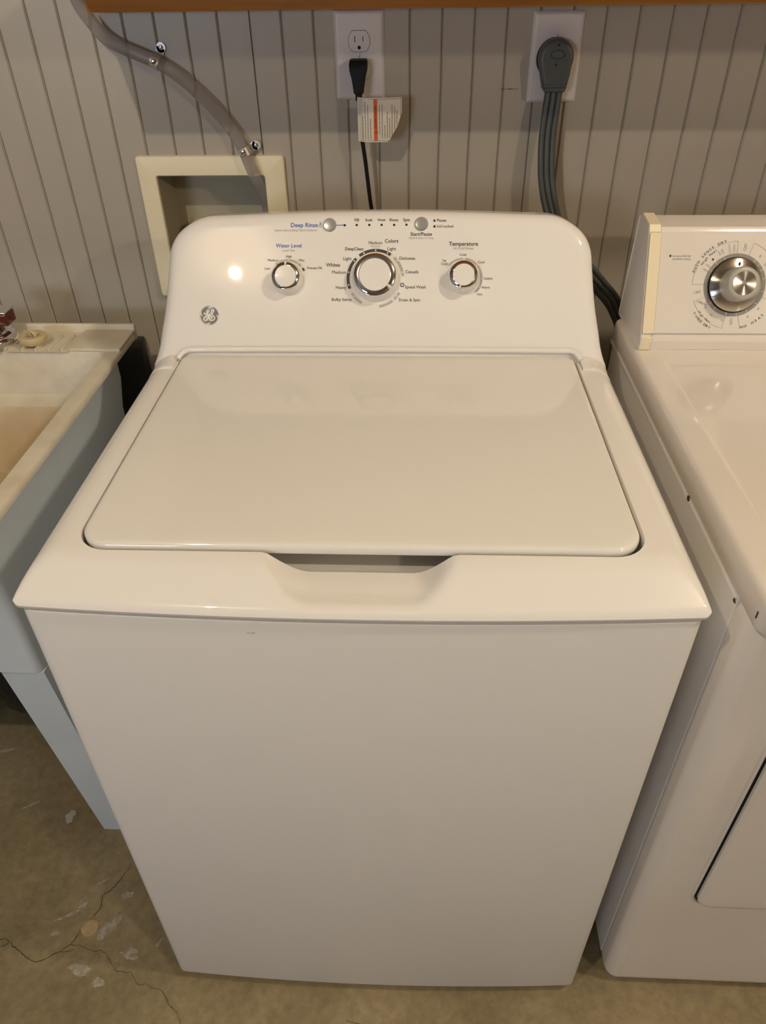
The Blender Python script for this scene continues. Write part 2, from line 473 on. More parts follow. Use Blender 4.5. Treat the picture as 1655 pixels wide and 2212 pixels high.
# cabinet with a bowed front
cab = dedupe(rr(0.006, 0.680, 0.0015, 0.64, (0.010, 0.010, 0.01, 0.01), 48, 6, 0.0105))
def ring3(p, z): return [(x, y, z) for x, y in p]
wpart('cabinet', loft([ring3(inset(cab, 0.004), 0.0215), ring3(inset(cab, 0.001), 0.0225), ring3(cab, 0.026), ring3(cab, 0.45), ring3(cab, 0.8925),
                       ring3(inset(cab, 0.0008), 0.8952), ring3(inset(cab, 0.003), 0.8965)]), 'cabinet')
for fx, fy in ((0.06, 0.06), (0.626, 0.06), (0.06, 0.60), (0.626, 0.60)):
    wpart('levelling_foot', lathe([(0.02, 0), (0.02, 0.008), (0.008, 0.010), (0.008, 0.0225)], 16, T(fx, fy, 0)), 'black')
wpart('scratch', join([box(0.2385, 0.243, -0.0085, -0.0070, 0.8800, 0.8805), box(0.2350, 0.2372, -0.0085, -0.0070, 0.8803, 0.8808)]), 'ink2', smooth=False)

# top cover: rings from the lid opening out to the lip
NS, NC = 90, 9
outer = rr(0.0, 0.686, 0.0, 0.66, (0.009, 0.009, 0.02, 0.02), NS, NC, 0.0115)
openg = rr(0.0475, 0.6360, 0.0540, 0.520, (0.036, 0.036, 0.02, 0.02), NS, NC, 0.0)
# move scoop rear edge of the opening
def sm(a, b, x):
    t = min(1, max(0, (x-a)/(b-a))); return t*t*(3-2*t)
def smin(a, b, k):
    h = max(k-abs(a-b), 0)/k; return min(a, b)-h*h*k/4
def tabfn(pts, smooth):
    X = np.linspace(0, 0.12, 1201); Y = np.interp(X, [p[0] for p in pts], [p[1] for p in pts])
    kk = max(1, int(smooth/0.0001)); pad = np.concatenate([2*Y[0]-Y[kk:0:-1], Y, np.full(kk, Y[-1])])
    Ys = np.convolve(pad, np.ones(2*kk+1)/(2*kk+1), 'valid')
    Ys = Ys - (Ys[0]-Y[0])
    return lambda d: float(np.interp(d, X, Ys))
HF = tabfn([(0, 0), (0.003, 0.0055), (0.046, 0.0265), (0.060, 0.0295), (0.12, 0.0295)], 0.004)
HS = tabfn([(0, 0), (0.0025, 0.0085), (0.010, 0.0185), (0.022, 0.0265), (0.032, 0.0295), (0.12, 0.0295)], 0.0025)


def yfront(x): return -0.0115*(1-((x-0.343)/0.343)**2)


def scoop(x): return sm(0.2120, 0.292, x)*(1-sm(0.398, 0.474, x))


def ctop(x, y, d=None):
    df = max(0, y-yfront(x)); ds = max(0, min(x, 0.686-x))
    h = 0.9045+max(0, smin(HF(df), HS(ds), 0.007))
    s = scoop(x)
    if s > 0 and y < 0.1:
        floor_z = 0.9045+0.0072+0.045*(1-s)-0.10*max(0, df-0.013)
        h = smin(h, floor_z, 0.0035)
    return h


steps = [0, 0.02, 0.05, 0.09, 0.14, 0.2, 0.27, 0.34, 0.41, 0.48, 0.55, 0.62, 0.68, 0.74, 0.79, 0.84, 0.88, 0.91, 0.935, 0.955, 0.97, 0.982, 0.992, 1.0]
rings = []
wall_in = inset(openg, 0.0012)
rings.append([(x, y, 0.884) for x, y in wall_in])
rings.append([(x, y, ctop(x, y)-0.0030) for x, y in wall_in])
rings.append([(x, y, ctop(x, y)-0.0010) for x, y in inset(openg, 0.0004)])
for s in steps:
    r = []
    for (ax, ay), (bx, by) in zip(openg, outer):
        x, y = ax+(bx-ax)*s, ay+(by-ay)*s
        r.append((x, y, ctop(x, y)))
    rings.append(r)
rings.append([(x, y, 0.9015) for x, y in inset(outer, 0.0004)])
rings.append([(x, y, 0.8995) for x, y in inset(outer, 0.002)])
rings.append([(x, y, 0.8985) for x, y in inset(outer, 0.0055)])
rings.append([(x, y, 0.8965) for x, y in inset(outer, 0.012)])
cover = wpart('top_cover', loft(rings, False, False), 'plastic')
seat = rr(0.03, 0.655, 0.03, 0.53, (0.03, 0.03, 0.02, 0.02), 20, 6)
wpart('lid_seat', loft([ring3(seat, 0.884), ring3(seat, 0.889)]), 'cabinet')

# lid
lid = rr(0.0505, 0.6310, 0.0585, 0.5015, (0.033, 0.033, 0.018, 0.018), 60, 10)
def lz(x, y): return 0.0016*(1-((x-0.341)/0.29)**2)*(1-((y-0.28)/0.225)**2) + 0.001*(y-0.06)/0.44
def lring(i, z): return [(x, y, z+lz(x, y)) for x, y in inset(lid, i)]
def lshr(k, z):
    cx, cy = 0.341, 0.28
    return [(cx+(x-cx)*k, cy+(y-cy)*k, z+lz(cx+(x-cx)*k, cy+(y-cy)*k)) for x, y in inset(lid, 0.0045)]
wpart('lid', loft([lring(0.003, 0.9255), lring(0.0006, 0.9262), lring(0, 0.928), lring(0, 0.9318), lring(0.0005, 0.9340), lring(0.0020, 0.9360), lring(0.0045, 0.9368)]
                  + [lshr(q, 0.9370) for q in (0.985, 0.93, 0.85, 0.7, 0.5, 0.3, 0.1, 0.02)]), 'lid')
# console feet: fillets reaching forward over the side strips of the cover
prof_f = [(0.4635, -0.02), (0.4637, 0.0002), (0.4650, 0.0009), (0.470, 0.0011), (0.478, 0.0013), (0.486, 0.0018), (0.493, 0.0028), (0.499, 0.0030), (0.506, 0.003), (0.506, -0.03)]
for xa, xb in ((0.0008, 0.0440), (0.6400, 0.6852)):
    sx = [xa+(xb-xa)*q/14 for q in range(15)]
    rg = []
    for x in sx:
        d = min(x, 0.686-x); zc = 0.9045+HS(d)
        rg.append([(x, y, max(0.899, zc+dz)) for y, dz in prof_f])
    wpart('hinge_cover', loft(rg), 'plastic')
# console
P0 = Vector((0, 0.503, 0.943)); ES = Vector((0, 0.107, 0.170)).normalized(); EN = Vector((0, -ES.z, ES.y))
half = [(-0.055, 0.3428), (-0.035, 0.3428), (-0.020, 0.3412), (-0.007, 0.3365), (0.010, 0.3320), (0.0294, 0.3288), (0.050, 0.3250), (0.0685, 0.3220), (0.095, 0.3188), (0.120, 0.3165), (0.138, 0.3150),
        (0.150, 0.3130), (0.160, 0.3095), (0.168, 0.3050), (0.176, 0.2985), (0.183, 0.2905), (0.189, 0.2815), (0.1945, 0.2710), (0.1985, 0.2590), (0.2005, 0.2450)]
top = [(0.2020, 0.20), (0.2042, 0.14), (0.2060, 0.07), (0.2066, 0.0)]
def dens(a, n=3):
    P = [Vector((0, q[0], q[1])) for q in a]; return [(v.y, v.z) for v in spline(P, n)]
R_ = dens(half+top)
ol = [(0.3425+w, s) for s, w in R_] + [(0.3425-w, s) for s, w in reversed(R_[:-1])]      # counter-clockwise from the lower right
nb = 40
ol += [(0.3425-0.3425+2*0.3425*k/nb, -0.055) for k in range(1, nb)]
def cpt(x, s, off, t=None):
    return P0+Vector((x, 0, 0))+ES*s+EN*off
def con_ring(i, off):
    """outline drawn in from its side and top edges, bottom kept"""
    pts = inset(ol, i); out = []
    for (x, s), (x0, s0) in zip(pts, ol):
        s = max(s, -0.055)
        p = cpt(x, s, off); out.append(p)
    return out
def back_ring(y, i=0):
    out = []
    for x, s in inset(ol, i):
        s = max(s, -0.055); p = cpt(x, s, -0.030)
        f = (y-0.55)/0.12
        out.append(Vector((x, max(y, p.y), p.z)))
    return out
RB = 0.020
crings = []
for a in (90, 78, 66, 54, 42, 30, 18, 8, 0):
    t = math.radians(a)
    crings.append(con_ring(RB*(1-math.cos(t)), -RB*(1-math.sin(t)) ))
crings = list(crings)
rear1 = [Vector((p.x, p.y+0.012, p.z-0.0005)) for p in crings[-1]]
rear2 = [Vector((p.x, max(0.655, p.y+0.014), p.z-0.004)) for p in crings[-1]]
con_me = loft(crings+[rear1, rear2])
wpart('console', con_me, 'plastic')
# rolled bead along the hinge line of the lid
bead = [(0.058, 0.4985, 0.9445), (0.075, 0.5000, 0.9455), (0.2, 0.5005, 0.9460), (0.343, 0.5005, 0.9462), (0.48, 0.5005, 0.9460), (0.612, 0.5000, 0.9455), (0.629, 0.4985, 0.9445)]
wpart('bead', tube([(0.046, 0.486, 0.9365), (0.050, 0.493, 0.941)]+bead+[(0.636, 0.493, 0.941), (0.640, 0.486, 0.9365)], 0.0042, 12), 'plastic')

FC = lambda x, s, off=0.0: frame(P0+Vector((x, 0, 0))+ES*s+EN*off, (1, 0, 0), ES)   # console-face frame


def fpart(name, me, x, s, m, parent=None, off=0.0, smooth=True, label=None):
    me.transform(FC(x, s, off)); return wpart(name, me, m, parent, smooth, label)


WT = [('Deep Rinse', 0.2338, 0.1809, 0.0397, 'B', 1), ('Select when adding Fabric Softener', 0.2214, 0.1738, 0.063, 'G', 0), ('Water Level', 0.2106, 0.1516, 0.0383, 'B', 1), ('Load Size', 0.2106, 0.145, 0.0181, 'G', 0), ('High', 0.2109, 0.1362, 0.0088, 'K', 0), ('Medium', 0.1874, 0.1308, 0.0159, 'K', 0), ('Max', 0.23, 0.1309, 0.0083, 'K', 0), ('Low', 0.1788, 0.1189, 0.0079, 'K', 0), ('Precise Fill', 0.2488, 0.1196, 0.0215, 'K', 0), ('Fill', 0.3109, 0.1879, 0.0064, 'K', 0), ('Soak', 0.329, 0.188, 0.0106, 'K', 0), ('Wash', 0.3473, 0.188, 0.0114, 'K', 0), ('Rinse', 0.3654, 0.188, 0.0121, 'K', 0), ('Spin', 0.384, 0.188, 0.0097, 'K', 0), ('Start/Pause', 0.4056, 0.1678, 0.0312, 'K', 1), ('Hold 3 Secs to Stop', 0.4056, 0.1624, 0.0361, 'G', 0), ('Pause', 0.435, 0.1872, 0.0133, 'K', 0), ('Lid Locked', 0.4403, 0.1789, 0.0236, 'K', 0), ('Medium', 0.3386, 0.1555, 0.0198, 'K', 1), ('Normal', 0.3389, 0.1506, 0.0133, 'G', 0), ('Colors', 0.3623, 0.1581, 0.0197, 'K', 1), ('DeepClean', 0.3076, 0.1469, 0.027, 'K', 1), ('Light', 0.3627, 0.147, 0.0126, 'K', 0), ('Light', 0.2976, 0.133, 0.0124, 'K', 0), ('Whites', 0.2762, 0.1239, 0.0208, 'K', 1), ('Medium', 0.2852, 0.1134, 0.0203, 'K', 0), ('Heavy', 0.2884, 0.0915, 0.0154, 'K', 0), ('Bulky Items', 0.2892, 0.0741, 0.0292, 'K', 0), ('Delicates', 0.3856, 0.1334, 0.0229, 'K', 0), ('Casuals', 0.3926, 0.1141, 0.0192, 'K', 0), ('Speed Wash', 0.398, 0.0922, 0.0305, 'K', 0), ('Drain & Spin', 0.3894, 0.0736, 0.0311, 'K', 0), ('Cold', 0.467, 0.1384, 0.009, 'K', 0), ('Tap', 0.4396, 0.1302, 0.0061, 'K', 0), ('Cold', 0.4399, 0.1255, 0.0092, 'K', 0), ('Cool', 0.4939, 0.1278, 0.0094, 'K', 0), ('Colors', 0.504, 0.1046, 0.013, 'K', 0), ('Warm', 0.5006, 0.0917, 0.0121, 'K', 0), ('Hot', 0.4925, 0.082, 0.0072, 'K', 0), ('Temperature', 0.4674, 0.1538, 0.0423, 'K', 1), ('All Cold Rinses', 0.4673, 0.1476, 0.0296, 'G', 0)]
INK = {'B': 'blue', 'G': 'ink2', 'K': 'ink'}
for s_, x, s, w, c, b in WT:
    fpart('lettering', text_mesh(s_, w, bold=(b == 1)), x, s, INK[c], off=0.0002, smooth=False)
# drop icon beside the blue title
fpart('drop_icon', strokes([arc_pts(0, -0.0016, 0.0017, 0, 360, 20), [(-0.0012, -0.0006), (0.0003, 0.0035), (0.0012, -0.0006)], arc_pts(0, 0.002, 0.0011, -60, 200, 14)], 0.0005), 0.2573, 0.1816, 'blue', off=0.0001, smooth=False)
fpart('indicator_line', strokes([[(0, 0), (0.0125, 0)]], 0.0011), 0.2800, 0.1809, 'blue', off=0.0001, smooth=False)
for x, s in [(0.2933, 0.1808), (0.3109, 0.1811), (0.3294, 0.1811), (0.3475, 0.1812), (0.3658, 0.1811), (0.3838, 0.1813), (0.4246, 0.187), (0.4247, 0.1788)]:
    fpart('indicator_light', lathe([(0.0018, 0), (0.0017, 0.0003), (0.0009, 0.0006), (0.0001, 0.0007)], 16), x, s, 'led')
for x, s in [(0.2712, 0.1812), (0.4055, 0.1823)]:
    b_ = fpart('push_button', lathe([(0.0098, -0.001), (0.0098, 0.0006), (0.0090, 0.0006), (0.0090, 0.0022), (0.0084, 0.0032), (0.006, 0.0036), (0.0001, 0.0037)], 40), x, s, 'button')


def washer_knob(x, s, scale, notch_at, label):
    k = scale
    body = lathe([(0.0245*k, -0.002), (0.0245*k, 0.002), (0.0235*k, 0.0055), (0.0226*k, 0.0075), (0.0222*k, 0.0115), (0.0210*k, 0.0152), (0.0190*k, 0.0172), (0.0001, 0.0172)], 72)
    kb = fpart('control_knob', body, x, s, 'plastic', label=label)
    # chrome collar with a notch: a lathed section swept round, leaving a gap
    prof = [(0.0206*k, 0.0150), (0.0217*k, 0.0166), (0.0216*k, 0.0180), (0.0210*k, 0.0187), (0.0166*k, 0.0203), (0.0163*k, 0.0202), (0.0162*k, 0.0168)]
    gap = 6.0
    secs = []
    for q in range(91):
        t = math.radians(90-notch_at-gap-(360-2*gap)*q/90)
        secs.append([(r*math.cos(t), r*math.sin(t), z) for r, z in prof])
    fpart('chrome_ring', loft(secs), x, s, 'chrome', kb, label='chrome ring')
    fpart('knob_cap', lathe([(0.0163*k, 0.0150), (0.0163*k, 0.0203), (0.0159*k, 0.0208), (0.0130*k, 0.0210), (0.0001, 0.0211)], 56), x, s, 'plastic', kb)
    pt = box(-0.0011, 0.0011, 0.0150*k, 0.0213*k, 0.0150, 0.0203, 0.0004, 2); pt.transform(RZ(-notch_at)); fpart('pointer', pt, x, s, 'plastic', kb)
    return kb


washer_knob(0.2088, 0.1040, 0.95, 0, 'white water level knob with chrome ring')
washer_knob(0.3389, 0.1060, 1.41, 128, 'large white cycle knob with chrome ring')
washer_knob(0.4672, 0.1058, 0.95, 196, 'white temperature knob with chrome ring')
# arcs and position dots round the knobs
cx, cs, R1 = 0.3391, 0.1045, 0.0405
def arcpart(cx, cs, r, a0, a1, w, m): fpart('dial_arc', strokes([arc_pts(0, 0, r, a0, a1, max(6, int(abs(a1-a0)/3)))], w), cx, cs, m, off=0.00015, smooth=False)
arcpart(cx, cs, R1, -36, 33, 0.0042, 'ink'); arcpart(cx, cs, R1, -111, -45, 0.0042, 'ink')
arcpart(cx, cs, R1, 42, 85, 0.0038, 'arcgrey'); arcpart(cx, cs, R1, 120, 137, 0.0038, 'arcgrey'); arcpart(cx, cs, R1, 141, 172, 0.0038, 'arcgrey'); arcpart(cx, cs, R1, -150, -121, 0.0038, 'arcgrey')
fpart('dial_arc', strokes([arc_pts(0, 0, 0.0024, 0, 360, 20)], 0.0012), cx+R1*math.sin(math.radians(103)), cs+R1*math.cos(math.radians(103)), 'ink', off=0.00015, smooth=False)
for a in (-129, -103, -77, -51, -25.5, 0, 25.5, 51, 77, 103, 128):
    fpart('dial_dot', lathe([(0.0012, 0), (0.0012, 0.0004), (0.0001, 0.00045)], 12), cx+R1*math.sin(math.radians(a)), cs+R1*math.cos(math.radians(a)), 'plastic', off=0.00015)
for cx, cs, dots, arcs in [(0.2087, 0.1036, (-60, -28, 3, 34, 66), [(-40, 48, 'arcgrey'), (54, 64, 'ink')]), (0.4672, 0.1053, (-52, 3, 47, 92, 117, 137), [(-48, 0, 'arcgrey'), (6, 137, 'arcgrey')])]:
    for a0, a1, mm in arcs: arcpart(cx, cs, 0.0275, a0, a1, 0.0030, mm)
    for a in dots:
        fpart('dial_dot', lathe([(0.0009, 0), (0.0009, 0.0004), (0.0001, 0.00045)], 12), cx+0.0275*math.sin(math.radians(a)), cs+0.0275*math.cos(math.radians(a)), 'plastic', off=0.00015)

# round badge with a script monogram
bd = fpart('emblem', lathe([(0.0144, -0.0005), (0.0144, 0.0006), (0.0138, 0.0010), (0.0134, 0.0007), (0.0001, 0.0007)], 56), 0.0915, 0.0509, 'badge', label='round grey emblem with a silver script monogram')
def lg(P, w=0.0): return [((x-755)/270*0.0144, -(y-560)/262*0.0144) for x, y in P]
def sp2(P): return [(v.x, v.y) for v in spline([(a, b, 0) for a, b in lg(P)], 6)]
mono = [sp2([(605, 490), (625, 525), (655, 535), (700, 505), (738, 455), (725, 425), (695, 440), (680, 490), (700, 535), (728, 560), (722, 620), (690, 680), (640, 700), (597, 680), (600, 635), (650, 590), (705, 565), (745, 545), (790, 540), (840, 500), (880, 440), (868, 415), (830, 425), (808, 480), (825, 535), (860, 545)]),
        sp2([(835, 540), (790, 550), (755, 595), (755, 655), (800, 695), (855, 690), (897, 655), (900, 610), (865, 580), (825, 590), (810, 625), (838, 645)])]
fpart('monogram', strokes(mono, 0.0014), 0.0915, 0.0509, 'badge2', bd, off=0.0008, smooth=False)
sw = []
for q in range(4):
    A = math.radians(90*q)
    base = [(732, 372, .3), (760, 345, 1.6), (800, 328, 2.0), (840, 328, 1.6), (885, 345, .4)]
    L_ = []
    for x, y, w in base:
        X, Y = (x-755)/262*0.0144, -(y-560)/262*0.0144
        L_.append((X*math.cos(A)-Y*math.sin(A), X*math.sin(A)+Y*math.cos(A), w*0.0008))
    sw.append(L_)
fpart('emblem_swirl', strokes(sw, 0.001), 0.0915, 0.0509, 'badge2', bd, off=0.0008, smooth=False)
fpart('emblem_rim', lathe([(0.0146, 0), (0.0146, 0.0009), (0.0137, 0.0012), (0.0134, 0.0009), (0.0134, 0)], 56), 0.0915, 0.0509, 'badge2', bd, off=0.0)

# ------------------------------------------------------------------ clothes dryer
DX0, DX1 = 0.738, 1.475
dr = thing('clothes_dryer', 'older white clothes dryer with a grey timer dial, right of the washing machine', 'clothes dryer', (1.1, 0.35, 0))
DI = T(-1.1, -0.35, 0)
def dpart(name, me, m, parent=None, smooth=True, label=None):
    me.transform(DI); o = link(name, me, parent or dr, m, smooth=smooth)
    if label: o['label'] = label
    return o
side = dedupe(rr(DX0, DX1, 0.0605, 0.70, (0.002, 0.002, 0.01, 0.01), 6, 5))
dpart('cabinet', loft([ring3(side, 0.022), ring3(side, 0.876)]), 'dryer_side')
dpart('side_rail', box(DX0-0.0022, DX0+0.004, 0.062, 0.70, 0.8685, 0.8765, 0.0015), 'cabinet')
# front panel with big rounded corners, wraps round to the side seam
fp = [(DX0, 0.0575)]+[(DX0+0.020-0.020*math.cos(math.radians(t)), 0.039-0.020*math.sin(math.radians(t))) for t in range(0, 91, 6)]
fp += [(DX0+0.020+(DX1-DX0-0.040)*q/40, 0.019) for q in range(1, 40)]
fp += [(DX1-0.020+0.020*math.sin(math.radians(t)), 0.039-0.020*math.cos(math.radians(t))) for t in range(0, 91, 6)]+[(DX1, 0.0575)]
def fpi(d, z):
    out = []
    for q, (x, y) in enumerate(fp):
        a = fp[max(q-1, 0)]; c = fp[min(q+1, len(fp)-1)]; tx, ty = c[0]-a[0], c[1]-a[1]; l = math.hypot(tx, ty)
        out.append((x-ty/l*d, min(y+tx/l*d, 0.0575), z))
    return out
dpart('front_panel', loft([fpi(0.010, 0.0155), fpi(0.003, 0.0175), fpi(0.0006, 0.0225), fpi(0, 0.030), fpi(0, 0.45), fpi(0, 0.862), fpi(0.002, 0.870), fpi(0.006, 0.8745)]), 'dryer')
for fx, fy in ((0.80, 0.10), (1.41, 0.10), (0.80, 0.62), (1.41, 0.62)):
    dpart('levelling_foot', lathe([(0.018, 0), (0.018, 0.008), (0.007, 0.010), (0.007, 0.024)], 14, T(fx, fy, 0)), 'black')
# door: panel standing in a recess outline
do = dedupe(rr(0.8170, 1.40, 0.3015, 0.84, (0.026, 0.026, 0.026, 0.026), 20, 10))
def dv(p, y): return [(x, y, z) for x, z in p]
dpart('door', loft([dv(inset(do, 0.0), 0.0165), dv(inset(do, 0.0), 0.0120), dv(inset(do, 0.002), 0.0105), dv(inset(do, 0.006), 0.0100), dv(inset(do, 0.02), 0.0100)]), 'dryer')
dg = dedupe(rr(0.8138, 1.405, 0.2985, 0.845, (0.029, 0.029, 0.029, 0.029), 20, 10))
dpart('door_gap', loft([dv(dg, 0.0195), dv(dg, 0.0182), dv(inset(dg, 0.0008), 0.0180), dv(inset(dg, 0.004), 0.0180)]), 'hole', label='dark gap round the door')
rim = dedupe(rr(0.8105, 1.407, 0.2950, 0.847, (0.031, 0.031, 0.031, 0.031), 20, 10))
dpart('door_rim', loft([dv(inset(rim, 0.0030), 0.0195), dv(inset(rim, 0.0026), 0.0165), dv(inset(rim, 0.0012), 0.0162), dv(inset(rim, -0.0005), 0.0195)], False, False), 'dryer')
# top panel with raised rim
tpo = dedupe(rr(DX0-0.0015, DX1+0.002, 0.0005, 0.70, (0.020, 0.020, 0.01, 0.01), 50, 12))
tpi = rr(0.7815, 1.432, 0.050, 0.545, (0.03, 0.03, 0.03, 0.03), 50, 12)
tpo = rr(DX0-0.0015, DX1+0.002, 0.0005, 0.70, (0.020, 0.020, 0.01, 0.01), 50, 12)
lp = lambda s: [(a[0]+(b[0]-a[0])*s, a[1]+(b[1]-a[1])*s) for a, b in zip(tpo, tpi)]
dpart('top_panel', loft([ring3(inset(tpo, 0.006), 0.8765), ring3(inset(tpo, 0.001), 0.8778), ring3(tpo, 0.8805), ring3(tpo, 0.9065), ring3(inset(tpo, 0.0012), 0.9110), ring3(inset(tpo, 0.0045), 0.9142), ring3(inset(tpo, 0.009), 0.9152),
                         ring3(lp(0.80), 0.9152), ring3(lp(0.88), 0.9148), ring3(lp(0.97), 0.9134), ring3(lp(1.0), 0.9130), ring3(inset(tpi, 0.02), 0.9130)]), 'dryer')
# rust and chips along the seam
for (y_, z_, ry, rz) in [(0.2330, 0.8765, 0.0040, 0.0030), (0.0610, 0.8705, 0.0022, 0.0022)]:
    me = splotch(0, 0, ry, rz, 0.4, int(y_*1000), 0.0012, 24, 0.5); me.transform(frame((DX0-0.0022, y_, z_), (0, -1, 0), (0, 0, 1))); dpart('rust_spot', me, 'rust')
me = box(DX0-0.0019, DX0-0.0010, 0.0165, 0.0185, 0.889, 0.898, 0.0003, 1); dpart('rust_spot', me, 'rust', smooth=False)

# console of the dryer
PD = Vector((0, 0.57, 0.93)); ED = Vector((0, 0.07, 0.15)).normalized(); ND = Vector((0, -ED.z, ED.y))
def dpt(x, s, off=0.0): return PD+Vector((x, 0, 0))+ED*s+ND*off
# side profile (y, z) of cap
def capprof(o=0.0):
    a = dpt(0, 0.0, o); b = dpt(0, 0.160, o)
    return [(0.571-o*0.5, 0.9155), (a.y-0.001, 0.9290), (a.y, a.z), (b.y, b.z), (b.y+0.006, b.z+0.007+o*0.3), (0.688, 1.0865+o), (0.70, 1.082), (0.712, 0.95), (0.716, 0.9155)]
def extr(profile, x0, x1, r=0.0012):
    me = loft([[(x0+r, y, z) for y, z in inset([(p[0], p[1]) for p in profile], r)], [(x0, y, z) for y, z in profile], [(x1, y, z) for y, z in profile], [(x1-r, y, z) for y, z in inset([(p[0], p[1]) for p in profile], r)]])
    return me
dpart('console', extr(capprof(-0.0035), 0.7615, 1.4515, 0.0008), 'dryer')
for a, b in ((0.7450, 0.7625), (1.4500, 1.4675)):
    cp = dpart('end_cap', extr(capprof(0.0), a, b), 'dryer_side')
    me = loft([[tuple(dpt(x, s, o)) for x, s in ((a+0.002, 0.012), (b+0.0010, 0.012), (b+0.0010, 0.158), (a+0.002, 0.158))] for o in (-0.002, 0.0035)])
    dpart('cap_trim', me, 'cream', cp, label='yellowed plastic strip')
    me = box(a+0.0006, b, 0.5690, 0.5725, 0.9160, 0.9370, 0.001); dpart('cap_trim', me, 'cream', cp)
    tp = capprof(0.0); me = loft([[(x, tp[q][0]+dy, tp[q][1]+dz) for q, dy, dz in ((3, -0.0015, 0.0005), (4, -0.001, 0.0022), (5, 0.0, 0.0022), (5, 0.0, -0.002), (4, 0.0, -0.002), (3, 0.0, -0.004))] for x in (a+0.0012, b)]); dpart('cap_trim', me, 'cream', cp)
me = loft([[tuple(dpt(x, s, o)) for x, s in ((0.7630, 0.0125), (1.450, 0.0125), (1.450, 0.1600), (0.7630, 0.1600))] for o in (-0.0035, -0.0002)])
dpart('control_panel', me, 'dryer')
FD = lambda x, s, off=0.0: frame(dpt(x, s, off), (1, 0, 0), ED)
def spun_part(name, me, x, s, m, parent):
    o = link(name, me, parent, m); o.matrix_local = DI @ FD(x, s); return o
def gpart(name, me, x, s, m, parent=None, off=0.0, smooth=True, label=None):
    me.transform(FD(x, s, off)); return dpart(name, me, m, parent, smooth, label)
KX, KS = 0.8795, 0.0835
PX = 1/1462.0
ring_o = gpart('dial_plate', lathe([(0.0458, -0.0002), (0.0458, 0.0004), (0.0380, 0.0005), (0.0001, 0.0005)], 80), KX, KS, 'dial')
kn = gpart('timer_knob', lathe([(0.0395, 0.0008), (0.0405, 0.0015), (0.0400, 0.0026), (0.0001, 0.0028)], 80), KX, KS, 'black', label='grey timer knob with spun metal faces')
spun_part('metal_skirt', lathe([(0.0385, 0.0028), (0.0390, 0.0045), (0.0375, 0.0060), (0.024, 0.0085), (0.0001, 0.0088)], 96), KX, KS, 'spun', kn)
gpart('grip', lathe([(0.0250, 0.0080), (0.0250, 0.020), (0.0243, 0.0300), (0.0230, 0.0335), (0.0208, 0.0350), (0.0175, 0.0350), (0.0173, 0.0345), (0.0001, 0.0345)], 96), KX, KS, 'knobgrey', kn)
spun_part('metal_cap', lathe([(0.0170, 0.0345), (0.0168, 0.0354), (0.008, 0.0347), (0.0001, 0.0343)], 96), KX, KS, 'spun', kn)
gpart('pointer_mark', box(-0.0010, 0.0010, 0.0275, 0.0325, 0.0072, 0.0090), KX+0.0012, KS, 'hole', kn, smooth=False)
r7 = 1/7.04*PX
for a in (-61, -44, -26, 37, 48, 60, 77, 102, 128, 150, 171, -168+0, -142, -128, 191-360+0):
    gpart('dial_tick', strokes([[(0.0385*math.sin(math.radians(a)), 0.0385*math.cos(math.radians(a))), (0.0452*math.sin(math.radians(a)), 0.0452*math.cos(math.radians(a)))]], 0.0006), KX, KS, 'badge2', off=0.0005, smooth=False)
RO, RI = 0.0632, 0.0465
def rad(a, r0=RI, r1=RO): return [(r0*math.sin(math.radians(a)), r0*math.cos(math.radians(a))), (r1*math.sin(math.radians(a)), r1*math.cos(math.radians(a)))]
for grp in ([arc_pts(0, 0, RO, -89, -62, 10), arc_pts(0, 0, RO, -30, -1, 10), rad(-89), rad(-1)],
            [arc_pts(0, 0, RO*1.02, 21.5, 40, 8), rad(21, RI, RO*1.02), rad(95), arc_pts(0, 0, RO, 78, 95, 8)],
            [arc_pts(0, 0, RO*1.0, -128, -112, 8), arc_pts(0, 0, RO*1.02, -168.5, -152.5, 8), rad(-112), rad(-168.5, RI, RO*1.02)],
            [rad(167.5, RI, 0.062), rad(112), arc_pts(0, 0, 0.062, 165.5, 167.5, 2)]):
    for ln in grp: gpart('dial_outline', strokes([ln], 0.0005), KX, KS, 'ink2', off=0.0001, smooth=False)


def arc_text(s_, r, a0, a1, h, m='ink', inward=False, wide=1.0):
    chars = [(i, c) for i, c in enumerate(s_) if c != ' ']; n = len(s_)-1; ms = []
    for i, c in chars:
        a = a0+(a1-a0)*i/n
        me = text_mesh(c, None, h)
        if wide != 1: me.transform(Matrix.Diagonal((wide, 1, 1, 1)))
        me.transform(RZ(-a if not inward else 180-a)); me.transform(T(r*math.sin(math.radians(a)), r*math.cos(math.radians(a))))
        ms.append(me)
    gpart('lettering', join(ms), KX, KS, m, off=0.0001, smooth=False)


arc_text('AUTO SENSE DRY', 0.0655, -72.5, -17.5, 0.0052, wide=1.15)
arc_text('High Heat', 0.0595, -59, -33, 0.0050)
arc_text('High Heat', 0.0628, -129, -150, 0.0050, inward=True)
arc_text('TIMED DRY', 0.0700, -126.5, -153, 0.0052, inward=True, wide=1.15)
arc_text('NO HEAT FLUFF', 0.0640, 165, 102, 0.0052, inward=True, wide=1.15)
arc_text('EXTRA CARE', 0.0655, 40, 80, 0.0050, wide=1.1)


def rtext(s_, a, r, rot, h, m='ink'):
    me = text_mesh(s_, None, h); me.transform(RZ(rot)); me.transform(T(r*math.sin(math.radians(a)), r*math.cos(math.radians(a))))
    gpart('lettering', me, KX, KS, m, off=0.0001, smooth=False)


